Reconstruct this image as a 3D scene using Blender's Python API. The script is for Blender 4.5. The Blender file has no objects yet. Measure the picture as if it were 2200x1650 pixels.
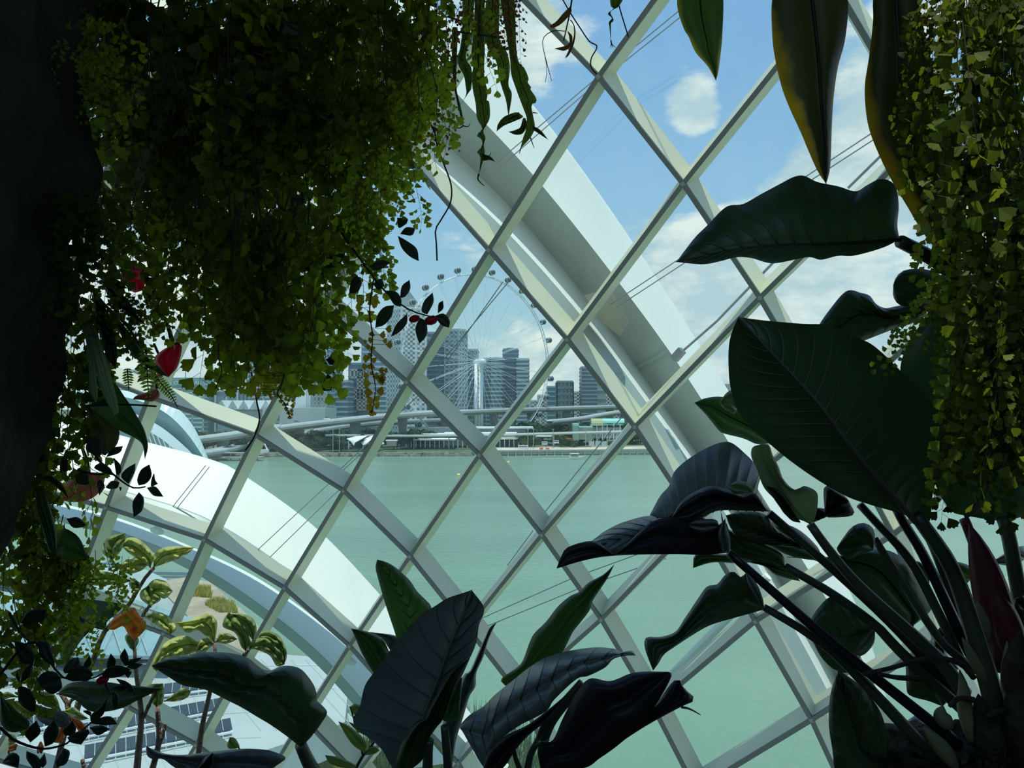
import bpy, math, random
import numpy as np
from mathutils import Vector, Matrix, noise
random.seed(7)
sc = bpy.context.scene
COL = sc.collection
PI = math.pi

# ------------------------------------------------------------------ camera
F = 1600.0                       # focal length in pixels of a 2200 x 1650 frame
PITCH = math.radians(1.6)
EYE = Vector((0, 0, 35.0))       # water level is z = 0
cam = bpy.data.cameras.new('camera')
cam.sensor_fit = 'HORIZONTAL'; cam.sensor_width = 36.0
cam.lens = 36.0 * F / 2200.0
cam.clip_start = 0.05; cam.clip_end = 12000
camo = bpy.data.objects.new('camera', cam)
COL.objects.link(camo)
camo.location = EYE
camo.rotation_euler = (PI / 2 + PITCH, 0, 0)
sc.camera = camo

# ------------------------------------------------------------------ view
vs = sc.view_settings
vs.view_transform = 'Standard'
vs.look = 'None'
vs.gamma = 1.0
vs.use_curve_mapping = False
vs.exposure = 0.0

# ------------------------------------------------------------------ sky with cumulus
W = bpy.data.worlds.new('sky'); sc.world = W
W.use_nodes = True
nt = W.node_tree; N = nt.nodes; L = nt.links
for n in list(N): N.remove(n)
def wn(t, **kw):
    n = N.new(t)
    for k, v in kw.items(): setattr(n, k, v)
    return n
def math_(op, a, b=None, c=None, clamp=False):
    n = wn('ShaderNodeMath', operation=op); n.use_clamp = clamp
    for i, s in enumerate((a, b, c)):
        if s is None: continue
        if isinstance(s, (int, float)): n.inputs[i].default_value = s
        else: L.new(s, n.inputs[i])
    return n.outputs[0]
tc = wn('ShaderNodeTexCoord')
nrm = wn('ShaderNodeVectorMath', operation='NORMALIZE'); L.new(tc.outputs['Generated'], nrm.inputs[0])
sep = wn('ShaderNodeSeparateXYZ'); L.new(nrm.outputs[0], sep.inputs[0])
elev = sep.outputs['Z']
ramp = wn('ShaderNodeValToRGB'); L.new(elev, ramp.inputs[0])
cr = ramp.color_ramp
cr.elements[0].position = 0.0; cr.elements[0].color = (0.60, 0.76, 0.80, 1)
cr.elements[1].position = 1.0; cr.elements[1].color = (0.10, 0.28, 0.66, 1)
for p, c in ((0.10, (0.48, 0.70, 0.84, 1)), (0.24, (0.33, 0.58, 0.86, 1)), (0.5, (0.20, 0.43, 0.82, 1))):
    e = cr.elements.new(p); e.color = c
# cloud field on the direction, flattened so that clouds lie in decks
mp = wn('ShaderNodeMapping'); mp.inputs['Scale'].default_value = (1.0, 1.0, 2.1)
mp.inputs['Location'].default_value = (0.35, 0.10, 0.62)
L.new(nrm.outputs[0], mp.inputs[0])
nz = wn('ShaderNodeTexNoise'); nz.inputs['Scale'].default_value = 3.2; nz.inputs['Detail'].default_value = 9
nz.inputs['Roughness'].default_value = 0.56; nz.inputs['Distortion'].default_value = 0.15
L.new(mp.outputs[0], nz.inputs['Vector'])
fine = wn('ShaderNodeTexNoise'); fine.inputs['Scale'].default_value = 16; fine.inputs['Detail'].default_value = 8
fine.inputs['Roughness'].default_value = 0.6
L.new(mp.outputs[0], fine.inputs['Vector'])
def puff(px, py, r, amp):
    d = Vector(((px - 1100) / F, 0, 0)) + Vector((0, math.cos(PITCH), math.sin(PITCH))) + Vector((0, -math.sin(PITCH), math.cos(PITCH))) * ((825 - py) / F)
    d.normalize()
    v = wn('ShaderNodeVectorMath', operation='DISTANCE'); L.new(nrm.outputs[0], v.inputs[0]); v.inputs[1].default_value = d
    x = math_('DIVIDE', v.outputs['Value'], r)
    x = math_('MULTIPLY', x, x)
    x = math_('MULTIPLY', x, -1.0)
    x = math_('EXPONENT', x)
    return math_('MULTIPLY', x, amp)
field = math_('ADD', nz.outputs[0], math_('MULTIPLY', math_('SUBTRACT', fine.outputs[0], 0.5), 0.22))
# more cover low down, clearer overhead
low = math_('MULTIPLY', math_('SUBTRACT', 0.24, elev), 0.75)
field = math_('ADD', field, math_('MAXIMUM', low, -0.05))
for p in ((1490, 232, 0.052, 0.62), (1350, 120, 0.16, -0.16), (1330, 330, 0.09, -0.14), (1640, 330, 0.10, -0.10), (1540, 560, 0.17, 0.13),
          (1720, 400, 0.13, 0.18), (1180, 120, 0.10, 0.20), (930, 470, 0.06, -0.02), (1700, 640, 0.10, 0.10), (1890, 300, 0.1, 0.16), (1470, 345, 0.05, -0.22), (1610, 290, 0.06, -0.22), (1560, 110, 0.10, -0.12)):
    field = math_('ADD', field, puff(*p))
cm = wn('ShaderNodeMapRange'); cm.interpolation_type = 'SMOOTHSTEP'
L.new(field, cm.inputs['Value']); cm.inputs['From Min'].default_value = 0.485; cm.inputs['From Max'].default_value = 0.60
# cloud tone: grey bases and bright tops from a second noise
tone = wn('ShaderNodeTexNoise'); tone.inputs['Scale'].default_value = 8; tone.inputs['Detail'].default_value = 9; tone.inputs['Roughness'].default_value = 0.62
L.new(mp.outputs[0], tone.inputs['Vector'])
tr = wn('ShaderNodeValToRGB'); L.new(tone.outputs[0], tr.inputs[0])
tr.color_ramp.elements[0].position = 0.40; tr.color_ramp.elements[0].color = (0.54, 0.69, 0.80, 1)
tr.color_ramp.elements[1].position = 0.60; tr.color_ramp.elements[1].color = (0.96, 0.99, 0.98, 1)
mix = wn('ShaderNodeMix', data_type='RGBA')
L.new(cm.outputs[0], mix.inputs[0]); L.new(ramp.outputs[0], mix.inputs[6]); L.new(tr.outputs[0], mix.inputs[7])
bg = wn('ShaderNodeBackground'); L.new(mix.outputs[2], bg.inputs[0]); bg.inputs[1].default_value = 0.92
wo = wn('ShaderNodeOutputWorld'); L.new(bg.outputs[0], wo.inputs[0])

# ------------------------------------------------------------------ sun
sun = bpy.data.lights.new('sun', 'SUN'); sun.energy = 3.9; sun.angle = math.radians(0.6); sun.color = (1.0, 0.96, 0.88)
suno = bpy.data.objects.new('sun', sun); COL.objects.link(suno)
SUN_DIR = Vector((0.05, -0.12, 0.98)).normalized()       # towards the sun
suno.rotation_euler = SUN_DIR.to_track_quat('Z', 'Y').to_euler()
suno.location = (0, 0, 200)

# ------------------------------------------------------------------ pixel -> place
FW = Vector((0, math.cos(PITCH), math.sin(PITCH)))
UP = Vector((0, -math.sin(PITCH), math.cos(PITCH)))
RT = Vector((1, 0, 0))
def ray(x, y): return FW + RT * ((x - 1100) / F) + UP * ((825 - y) / F)
def P(x, y, d): return EYE + ray(x, y) * d
def Pz(x, y, z):
    r = ray(x, y); return EYE + r * ((z - EYE.z) / r.z)
def zat(y, d): return P(1100, y, d).z
def xat(x, d): return P(x, 870, d).x
DOME_C = EYE + Vector((-9, -13, -9)); DOME_R = 30.0
def Pd(x, y, off=0.0):
    """the place where the sight line meets the glass shell, off metres outside it"""
    r = ray(x, y); o = EYE - DOME_C; R = DOME_R + off
    a = r.dot(r); b = o.dot(r); c = o.dot(o) - R * R
    return EYE + r * ((-b + math.sqrt(b * b - a * c)) / a)
def Nd(p): return (p - DOME_C).normalized()

# ------------------------------------------------------------------ scene helpers
def link(o, parent=None):
    COL.objects.link(o)
    if parent is not None: o.parent = parent
    return o
def tag(o, label, cat, group=None, kind=None):
    if label: o['label'] = label
    if cat: o['category'] = cat
    if group: o['group'] = group
    if kind: o['kind'] = kind
    return o
def empty(name, loc=(0, 0, 0), label=None, cat=None, group=None, kind=None):
    o = bpy.data.objects.new(name, None); o.location = loc; o.empty_display_size = 0.1
    link(o); tag(o, label, cat, group, kind); return o
class MB:
    def __init__(s): s.v = []; s.f = []
    def add(s, vs, fs):
        n = len(s.v); s.v += [tuple(v) for v in vs]; s.f += [tuple(i + n for i in f) for f in fs]; return s
    def box(s, c, sx, sy, sz, rz=0.0):
        c = Vector(c); ca, sa = math.cos(rz), math.sin(rz); vs = []
        for dz in (-.5, .5):
            for dx, dy in ((-.5, -.5), (.5, -.5), (.5, .5), (-.5, .5)):
                x, y = dx * sx, dy * sy
                vs.append((c.x + x * ca - y * sa, c.y + x * sa + y * ca, c.z + dz * sz))
        return s.add(vs, [(3, 2, 1, 0), (4, 5, 6, 7), (0, 1, 5, 4), (1, 2, 6, 5), (2, 3, 7, 6), (3, 0, 4, 7)])
    def bar(s, a, b, w, h, upv=(0, 0, 1)):
        a, b = Vector(a), Vector(b); d = (b - a)
        if d.length < 1e-6: return s
        d.normalize(); u = Vector(upv); r = d.cross(u)
        if r.length < 1e-4: r = d.cross(Vector((1, 0, 0)))
        r.normalize(); u = r.cross(d)
        vs = []
        for p in (a, b):
            for i, j in ((-1, -1), (1, -1), (1, 1), (-1, 1)):
                vs.append(p + r * (i * w / 2) + u * (j * h / 2))
        return s.add(vs, [(3, 2, 1, 0), (4, 5, 6, 7), (0, 1, 5, 4), (1, 2, 6, 5), (2, 3, 7, 6), (3, 0, 4, 7)])
    def tube(s, pts, radii, n=6):
        pts = [Vector(p) for p in pts]
        if not isinstance(radii, (list, tuple)): radii = [radii] * len(pts)
        vs = []; fs = []
        ref = None
        for i, p in enumerate(pts):
            t = (pts[min(i + 1, len(pts) - 1)] - pts[max(i - 1, 0)])
            if t.length < 1e-9: t = Vector((0, 0, 1))
            t.normalize()
            if ref is None:
                ref = t.cross(Vector((0.3, 0.9, 0.2)))
                if ref.length < 1e-3: ref = t.cross(Vector((1, 0, 0)))
            ref = (ref - t * ref.dot(t)).normalized(); b2 = t.cross(ref)
            for k in range(n):
                a = 2 * PI * k / n
                vs.append(p + (ref * math.cos(a) + b2 * math.sin(a)) * radii[i])
        for i in range(len(pts) - 1):
            for k in range(n):
                k2 = (k + 1) % n
                fs.append((i * n + k, i * n + k2, (i + 1) * n + k2, (i + 1) * n + k))
        fs.append(tuple(range(n - 1, -1, -1))); fs.append(tuple((len(pts) - 1) * n + k for k in range(n)))
        return s.add(vs, fs)
    def prism(s, foot, z0, z1):
        n = len(foot); vs = [(x, y, z0) for x, y in foot] + [(x, y, z1) for x, y in foot]
        fs = [tuple(range(n - 1, -1, -1)), tuple(range(n, 2 * n))]
        for i in range(n): fs.append((i, (i + 1) % n, n + (i + 1) % n, n + i))
        return s.add(vs, fs)
    def build(s, name, mat, parent=None, smooth=False, label=None, cat=None, group=None, kind=None):
        me = bpy.data.meshes.new(name); me.from_pydata(s.v, [], s.f); me.update()
        if mat is not None: me.materials.append(mat)
        if smooth: me.shade_smooth()
        o = bpy.data.objects.new(name, me); link(o, parent); tag(o, label, cat, group, kind)
        if parent is not None: o.matrix_parent_inverse = Matrix.Translation(parent.location).inverted()
        return o
def spline(pts, n):
    """smooth resample of 2-D or 3-D points: Catmull-Rom, n points evenly in arc length"""
    p = [np.array(q, float) for q in pts]
    if len(p) == 2: return [p[0] + (p[1] - p[0]) * t for t in np.linspace(0, 1, n)]
    e = [2 * p[0] - p[1]] + p + [2 * p[-1] - p[-2]]
    out = []
    for i in range(1, len(e) - 2):
        for t in np.linspace(0, 1, 8, endpoint=False):
            a, b, c, d = e[i - 1], e[i], e[i + 1], e[i + 2]
            out.append(0.5 * ((2 * b) + (c - a) * t + (2 * a - 5 * b + 4 * c - d) * t * t + (3 * b - a - 3 * c + d) * t ** 3))
    out.append(p[-1])
    return resample(out, n)
def resample(pts, n):
    p = np.array([np.array(q, float) for q in pts]); s = np.concatenate([[0], np.cumsum(np.linalg.norm(np.diff(p, axis=0), axis=1))])
    t = np.linspace(0, s[-1], n)
    return [np.array([np.interp(u, s, p[:, k]) for k in range(p.shape[1])]) for u in t]

# ------------------------------------------------------------------ materials
def mat(name, col, rough=0.6, metal=0.0, spec=0.5, var=0.0, vscale=5.0, bump=0.0, bscale=40.0, emis=None):
    m = bpy.data.materials.new(name); m.use_nodes = True
    t = m.node_tree; b = t.nodes['Principled BSDF']
    b.inputs['Roughness'].default_value = rough; b.inputs['Metallic'].default_value = metal
    b.inputs['Specular IOR Level'].default_value = spec
    c = (*col, 1)
    if var > 0:
        tcn = t.nodes.new('ShaderNodeTexCoord'); nn = t.nodes.new('ShaderNodeTexNoise'); nn.inputs['Scale'].default_value = vscale; nn.inputs['Detail'].default_value = 4
        t.links.new(tcn.outputs['Object'], nn.inputs['Vector'])
        rr = t.nodes.new('ShaderNodeValToRGB'); rr.color_ramp.elements[0].position = 0.3; rr.color_ramp.elements[1].position = 0.7
        rr.color_ramp.elements[0].color = tuple(x * (1 - var) for x in col) + (1,)
        rr.color_ramp.elements[1].color = tuple(min(1, x * (1 + var)) for x in col) + (1,)
        t.links.new(nn.outputs[0], rr.inputs[0]); t.links.new(rr.outputs[0], b.inputs['Base Color'])
    else: b.inputs['Base Color'].default_value = c
    if bump > 0:
        tcn = t.nodes.new('ShaderNodeTexCoord'); nn = t.nodes.new('ShaderNodeTexNoise'); nn.inputs['Scale'].default_value = bscale; nn.inputs['Detail'].default_value = 5
        t.links.new(tcn.outputs['Object'], nn.inputs['Vector'])
        bb = t.nodes.new('ShaderNodeBump'); bb.inputs['Strength'].default_value = bump; bb.inputs['Distance'].default_value = 0.02
        t.links.new(nn.outputs[0], bb.inputs['Height']); t.links.new(bb.outputs[0], b.inputs['Normal'])
    return m
def leafmat(name, col, tcol, tfac=0.35, rough=0.45, spec=0.4, var=0.25, vscale=6.0, edge=None, sheen=0.0):
    """leaf: a glossy skin over a blade that lets light through"""
    m = bpy.data.materials.new(name); m.use_nodes = True
    t = m.node_tree; b = t.nodes['Principled BSDF']; out = t.nodes['Material Output']
    b.inputs['Roughness'].default_value = rough; b.inputs['Specular IOR Level'].default_value = spec
    tcn = t.nodes.new('ShaderNodeTexCoord'); nn = t.nodes.new('ShaderNodeTexNoise'); nn.inputs['Scale'].default_value = vscale; nn.inputs['Detail'].default_value = 5
    t.links.new(tcn.outputs['Object'], nn.inputs['Vector'])
    def rampc(c, src):
        rr = t.nodes.new('ShaderNodeValToRGB'); rr.color_ramp.elements[0].position = 0.3; rr.color_ramp.elements[1].position = 0.72
        rr.color_ramp.elements[0].color = tuple(x * (1 - var) for x in c) + (1,)
        rr.color_ramp.elements[1].color = tuple(min(1, x * (1 + var)) for x in c) + (1,)
        t.links.new(src, rr.inputs[0]); return rr.outputs[0]
    c1, c2 = rampc(col, nn.outputs[0]), rampc(tcol, nn.outputs[0])
    if edge and len(edge) == 4:
        at = t.nodes.new('ShaderNodeAttribute'); at.attribute_name = 'margin'
        n2 = t.nodes.new('ShaderNodeTexNoise'); n2.inputs['Scale'].default_value = edge[1]; n2.inputs['Detail'].default_value = 6
        t.links.new(tcn.outputs['Object'], n2.inputs['Vector'])
        ad = t.nodes.new('ShaderNodeMath'); ad.operation = 'MULTIPLY_ADD'; t.links.new(n2.outputs[0], ad.inputs[0]); ad.inputs[1].default_value = 0.7; t.links.new(at.outputs['Fac'], ad.inputs[2])
        r2 = t.nodes.new('ShaderNodeValToRGB'); r2.color_ramp.elements[0].position = edge[2]; r2.color_ramp.elements[1].position = min(1, edge[2] + 0.25)
        mu = t.nodes.new('ShaderNodeMath'); mu.operation = 'MULTIPLY'; t.links.new(ad.outputs[0], mu.inputs[0]); mu.inputs[1].default_value = 0.75; t.links.new(mu.outputs[0], r2.inputs[0])
        outs = []
        for c, e_ in ((c1, edge[0]), (c2, edge[3])):
            mx = t.nodes.new('ShaderNodeMix'); mx.data_type = 'RGBA'; t.links.new(r2.outputs[0], mx.inputs[0]); t.links.new(c, mx.inputs[6]); mx.inputs[7].default_value = (*e_, 1)
            outs.append(mx.outputs[2])
        c1, c2 = outs
    elif edge:
        n2 = t.nodes.new('ShaderNodeTexNoise'); n2.inputs['Scale'].default_value = edge[1]; n2.inputs['Detail'].default_value = 6
        t.links.new(tcn.outputs['Object'], n2.inputs['Vector'])
        r2 = t.nodes.new('ShaderNodeValToRGB'); r2.color_ramp.elements[0].position = edge[2]; r2.color_ramp.elements[1].position = edge[2] + 0.12
        t.links.new(n2.outputs[0], r2.inputs[0])
        outs = []
        for c in (c1, c2):
            mx = t.nodes.new('ShaderNodeMix'); mx.data_type = 'RGBA'; t.links.new(r2.outputs[0], mx.inputs[0]); t.links.new(c, mx.inputs[6]); mx.inputs[7].default_value = (*edge[0], 1)
            outs.append(mx.outputs[2])
        c1, c2 = outs
    t.links.new(c1, b.inputs['Base Color'])
    tl = t.nodes.new('ShaderNodeBsdfTranslucent'); t.links.new(c2, tl.inputs['Color'])
    mx = t.nodes.new('ShaderNodeMixShader'); mx.inputs[0].default_value = tfac
    t.links.new(b.outputs[0], mx.inputs[1]); t.links.new(tl.outputs[0], mx.inputs[2]); t.links.new(mx.outputs[0], out.inputs['Surface'])
    return m
M = {}
M['frame'] = mat('painted_steel_frame', (0.57, 0.60, 0.45), 0.45, var=0.06, vscale=0.6)
M['gasket'] = mat('dark_gasket', (0.10, 0.115, 0.105), 0.5)
M['node'] = mat('node_steel', (0.20, 0.22, 0.20), 0.5)
M['rib'] = mat('white_painted_rib', (0.72, 0.76, 0.72), 0.5, var=0.05, vscale=0.35)
M['ribweb'] = mat('rib_web_painted_shade', (0.37, 0.42, 0.37), 0.4, var=0.10, vscale=0.5)  # darker than the white rib: the web's shade is in its colour
M['ribteal'] = mat('blue_grey_plate', (0.25, 0.33, 0.32), 0.4, var=0.08, vscale=0.5)  # plate colour darkened to stand in for its shade
M['cable'] = mat('steel_cable', (0.22, 0.24, 0.24), 0.4, metal=0.6)
M['tan'] = mat('tan_bracket', (0.36, 0.32, 0.24), 0.6, var=0.2, vscale=1.5)
def glass():
    m = bpy.data.materials.new('tinted_glass'); m.use_nodes = True; t = m.node_tree
    for n in list(t.nodes): t.nodes.remove(n)
    out = t.nodes.new('ShaderNodeOutputMaterial')
    tr = t.nodes.new('ShaderNodeBsdfTransparent'); tr.inputs[0].default_value = (0.87, 0.985, 0.93, 1)
    gl = t.nodes.new('ShaderNodeBsdfGlossy'); gl.inputs['Roughness'].default_value = 0.03
    fr = t.nodes.new('ShaderNodeFresnel'); fr.inputs[0].default_value = 1.35
    mx = t.nodes.new('ShaderNodeMixShader'); t.links.new(fr.outputs[0], mx.inputs[0]); t.links.new(tr.outputs[0], mx.inputs[1]); t.links.new(gl.outputs[0], mx.inputs[2])
    # streaky dust film on the pane, put there to stand in for city haze
    du = t.nodes.new('ShaderNodeBsdfTranslucent'); du.inputs[0].default_value = (0.75, 0.85, 0.80, 1)
    tcn = t.nodes.new('ShaderNodeTexCoord'); nn = t.nodes.new('ShaderNodeTexNoise'); nn.inputs['Scale'].default_value = 1.2; nn.inputs['Detail'].default_value = 6
    mpn = t.nodes.new('ShaderNodeMapping'); mpn.inputs['Scale'].default_value = (2.5, 2.5, 0.4)
    t.links.new(tcn.outputs['Object'], mpn.inputs[0]); t.links.new(mpn.outputs[0], nn.inputs['Vector'])
    mr = t.nodes.new('ShaderNodeMapRange'); t.links.new(nn.outputs[0], mr.inputs[0]); mr.inputs['To Min'].default_value = 0.02; mr.inputs['To Max'].default_value = 0.13
    m2 = t.nodes.new('ShaderNodeMixShader'); t.links.new(mr.outputs[0], m2.inputs[0]); t.links.new(mx.outputs[0], m2.inputs[1]); t.links.new(du.outputs[0], m2.inputs[2])
    t.links.new(m2.outputs[0], out.inputs[0])
    return m
M['glass'] = glass()

# ------------------------------------------------------------------ the glass shell: a diamond grid of steel and panes
known = {  # (i: falling line, j: rising line) -> pixel
 (0, 0): (1085, -40), (0, 1): (1285, 165), (0, 2): (1467, 395), (0, 3): (1632, 640), (0, 4): (1782, 897), (0, 5): (1918, 1150), (0, 6): (2010, 1378),
 (-1, 3): (1985, 295), (-1, 2): (1800, -20),
 (1, 0): (862, 325), (1, 1): (1049, 537), (1, 2): (1218, 730), (1, 3): (1363, 918), (1, 4): (1497, 1120), (1, 5): (1622, 1336), (1, 6): (1743, 1548),
 (2, -1): (470, 520), (2, 0): (695, 662), (2, 1): (873, 821), (2, 2): (1029, 978), (2, 3): (1163, 1150), (2, 4): (1291, 1332), (2, 5): (1403, 1521),
 (3, -1): (318, 853), (3, 0): (547, 935), (3, 1): (737, 1055), (3, 2): (880, 1196), (3, 3): (1003, 1350), (3, 4): (1112, 1490), (3, 5): (1205, 1680),
 (4, -1): (226, 1091), (4, 0): (438, 1160), (4, 1): (610, 1264), (4, 2): (750, 1389), (4, 3): (872, 1525), (4, 4): (984, 1641),
 (5, -1): (150, 1290), (5, 0): (350, 1362), (5, 1): (508, 1440), (5, 2): (650, 1545), (6, 0): (273, 1520), (6, 1): (420, 1601),
}
ks = list(known); A = np.array([[1, i, j, i * i, i * j, j * j, i ** 3, i * i * j, i * j * j, j ** 3] for i, j in ks], float)
cx, *_ = np.linalg.lstsq(A, np.array([known[k][0] for k in ks]), rcond=None)
cy, *_ = np.linalg.lstsq(A, np.array([known[k][1] for k in ks]), rcond=None)
def node_px(i, j):
    if (i, j) in known: return known[(i, j)]
    r = np.array([1, i, j, i * i, i * j, j * j, i ** 3, i * i * j, i * j * j, j ** 3], float)
    return float(r @ cx), float(r @ cy)
shell = empty('window_1', Pd(1100, 825), 'diamond gridshell of pale steel bars and tinted glass panes facing the bay', 'window', kind='structure')
NODE = {}
for i in range(-3, 8):
    for j in range(-4, 9):
        x, y = node_px(i, j)
        if -500 < x < 2600 and -700 < y < 2050: NODE[(i, j)] = Pd(x, y)
def mullion(a, b, win=0.06, wout=0.24, dep=0.56):
    """tapered bar: a dark nose towards the room, pale flanks outwards along the shell's normal"""
    d = (b - a).normalized(); vs = []; na, nb = Nd(a), Nd(b)
    nose = MB(); body = MB()
    for p, n in ((a, na), (b, nb)):
        s = d.cross(n).normalized()
        vs += [p - s * win / 2 + n * 0.05, p + s * win / 2 + n * 0.05, p + s * wout / 2 + n * dep, p - s * wout / 2 + n * dep]
    body.add(vs, [(0, 1, 5, 4), (1, 2, 6, 5), (2, 3, 7, 6), (3, 0, 4, 7), (3, 2, 1, 0), (4, 5, 6, 7)])
    vs = []
    for p, n in ((a, na), (b, nb)):
        s = d.cross(n).normalized()
        vs += [p - s * win * .62, p + s * win * .62, p + s * win * .62 + n * 0.06, p - s * win * .62 + n * 0.06]
    nose.add(vs, [(0, 1, 5, 4), (1, 2, 6, 5), (2, 3, 7, 6), (3, 0, 4, 7), (3, 2, 1, 0), (4, 5, 6, 7)])
    o = body.build('mullion', M['frame'], shell)
    nose.build('gasket', M['gasket'], o)
for (i, j), p in NODE.items():
    for k in ((i + 1, j), (i, j + 1)):
        if k in NODE: mullion(p, NODE[k])
    n = Nd(p)
    MB().tube([p - n * 0.012, p + n * 0.05], [0.045, 0.075], 4).build('node_plate', M['node'], shell)
    q = [(i, j), (i + 1, j), (i + 1, j + 1), (i, j + 1)]
    if all(k in NODE for k in q):
        c = sum((NODE[k] for k in q), Vector()) / 4
        vs = []
        for k in q: vs.append(c + (NODE[k] - c) * 0.985 + Nd(NODE[k]) * 0.57)
        MB().add(vs, [(0, 1, 2), (0, 2, 3)]).build('pane', M['glass'], shell)

# ------------------------------------------------------------------ arch ribs outside the glass
def strip(name, ea, eb, oa, ob, thick, m, parent, n=48):
    """curved plate between two traced edges, at oa / ob metres outside the shell, with real thickness"""
    A_ = [Pd(q[0], q[1], oa) for q in spline(ea, n)]; B_ = [Pd(q[0], q[1], ob) for q in spline(eb, n)]
    rows = [(a, b, b + Nd(a) * thick, a + Nd(a) * thick) for a, b in zip(A_, B_)]
    mb = MB()
    for u in range(4):
        vs = []
        for r in rows: vs += [r[u], r[(u + 1) % 4]]
        mb.add(vs, [(2 * k, 2 * k + 1, 2 * k + 3, 2 * k + 2) for k in range(n - 1)])
    mb.add(rows[0], [(3, 2, 1, 0)]); mb.add(rows[-1], [(0, 1, 2, 3)])
    return mb.build(name, m, parent, smooth=True)
r1 = empty('arch_rib', Pd(1300, 700, 2), 'tall white steel arch rib sweeping down across the sky right of the ferris wheel', 'steel arch')
e_a = [(560, -30), (735, 180), (880, 335), (1062, 530), (1232, 722), (1378, 912), (1510, 1115), (1638, 1330), (1757, 1540), (1830, 1680)]
e_b = [(575, -50), (735, 150), (880, 303), (1078, 487), (1250, 680), (1400, 880), (1550, 1090), (1681, 1306), (1783, 1494), (1860, 1660)]
e_c = [(600, -80), (760, 110), (926, 277), (1095, 445), (1262, 646), (1428, 878), (1570, 1085), (1735, 1348), (1797, 1460), (1890, 1650)]
e_d = [(650, -150), (820, 30), (990, 210), (1140, 370), (1300, 568), (1466, 795), (1640, 1070), (1790, 1310), (1850, 1412), (1960, 1640)]
e_e = [(720, -190), (900, -10), (1075, 150), (1225, 335), (1395, 580), (1561, 840), (1740, 1130), (1850, 1330), (1920, 1561), (1975, 1680)]
strip('web_plate', e_a, e_b, 0.62, 1.3, 0.05, M['ribteal'], r1)
strip('lower_flange', e_b, e_c, 1.3, 2.9, 0.10, M['rib'], r1)
strip('side_web', e_c, e_d, 2.9, 2.0, 0.06, M['ribweb'], r1)
strip('upper_flange', e_d, e_e, 2.0, 3.4, 0.14, M['rib'], r1)
bk = MB()
pts = [(1255, 634), (1312, 618), (1352, 690), (1332, 722), (1290, 690)]
vs = [Pd(x, y, 1.0) for x, y in pts] + [Pd(x, y, 1.45) for x, y in pts]
bk.add(vs, [(4, 3, 2, 1, 0), (5, 6, 7, 8, 9)] + [(k, (k + 1) % 5, 5 + (k + 1) % 5, 5 + k) for k in range(5)]).build('bracket', M['tan'], r1, label='tan bracket box on the rib')
bk = MB(); bk.bar(Pd(1448, 772, 1.6), Pd(1466, 752, 1.6), 0.14, 0.14).build('rod_clevis', M['cable'], r1)

r2 = empty('arch_rib', Pd(600, 1180, 2), 'broad white steel arch rib curving down at lower left above the solar roof', 'steel arch')
f_a = [(-60, 1010), (90, 1030), (226, 1070), (438, 1140), (612, 1246), (752, 1372), (880, 1510), (1000, 1680)]
f_b = [(-60, 985), (100, 1005), (251, 1052), (445, 1116), (620, 1228), (747, 1345), (890, 1490), (1020, 1660)]
f_c = [(-60, 870), (100, 900), (277, 945), (452, 992), (522, 1027), (673, 1137), (811, 1281), (850, 1335), (960, 1475), (1090, 1650)]
strip('web_plate', f_a, f_b, 0.62, 0.9, 0.05, M['ribteal'], r2)
strip('upper_flange', f_b, f_c, 0.95, 2.2, 0.14, M['rib'], r2)
r3 = empty('arch_rib', Pd(560, 1300, 2), 'slim pale lower arch rib below the broad white arch at lower left', 'steel arch')
g_a = [(60, 1070), (240, 1112), (420, 1182), (560, 1250), (700, 1352), (800, 1450), (960, 1640)]
g_b = [(60, 1095), (240, 1140), (405, 1205), (545, 1292), (680, 1400), (790, 1520), (890, 1650)]
g_c = [(60, 1105), (240, 1152), (398, 1220), (535, 1308), (668, 1416), (776, 1534), (876, 1670)]
strip('flange', g_a, g_b, 2.3, 1.1, 0.08, M['rib'], r3)
strip('edge_shade_strip', g_b, g_c, 1.1, 1.3, 0.05, M['ribteal'], r3)  # teal shadow along the flange, made as a coloured strip
for x, y in ((338, 1140), (752, 1420), (800, 1470)):
    c = Pd(x, y, 0.85); MB().tube([c + Vector((-.14, 0, .02)), c + Vector((-.05, 0, .02)), c + Vector((.05, 0, -.02)), c + Vector((.14, 0, -.06))], [0.05, 0.09, 0.09, 0.04], 8).build('cable_socket', M['rib'], r3)

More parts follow.
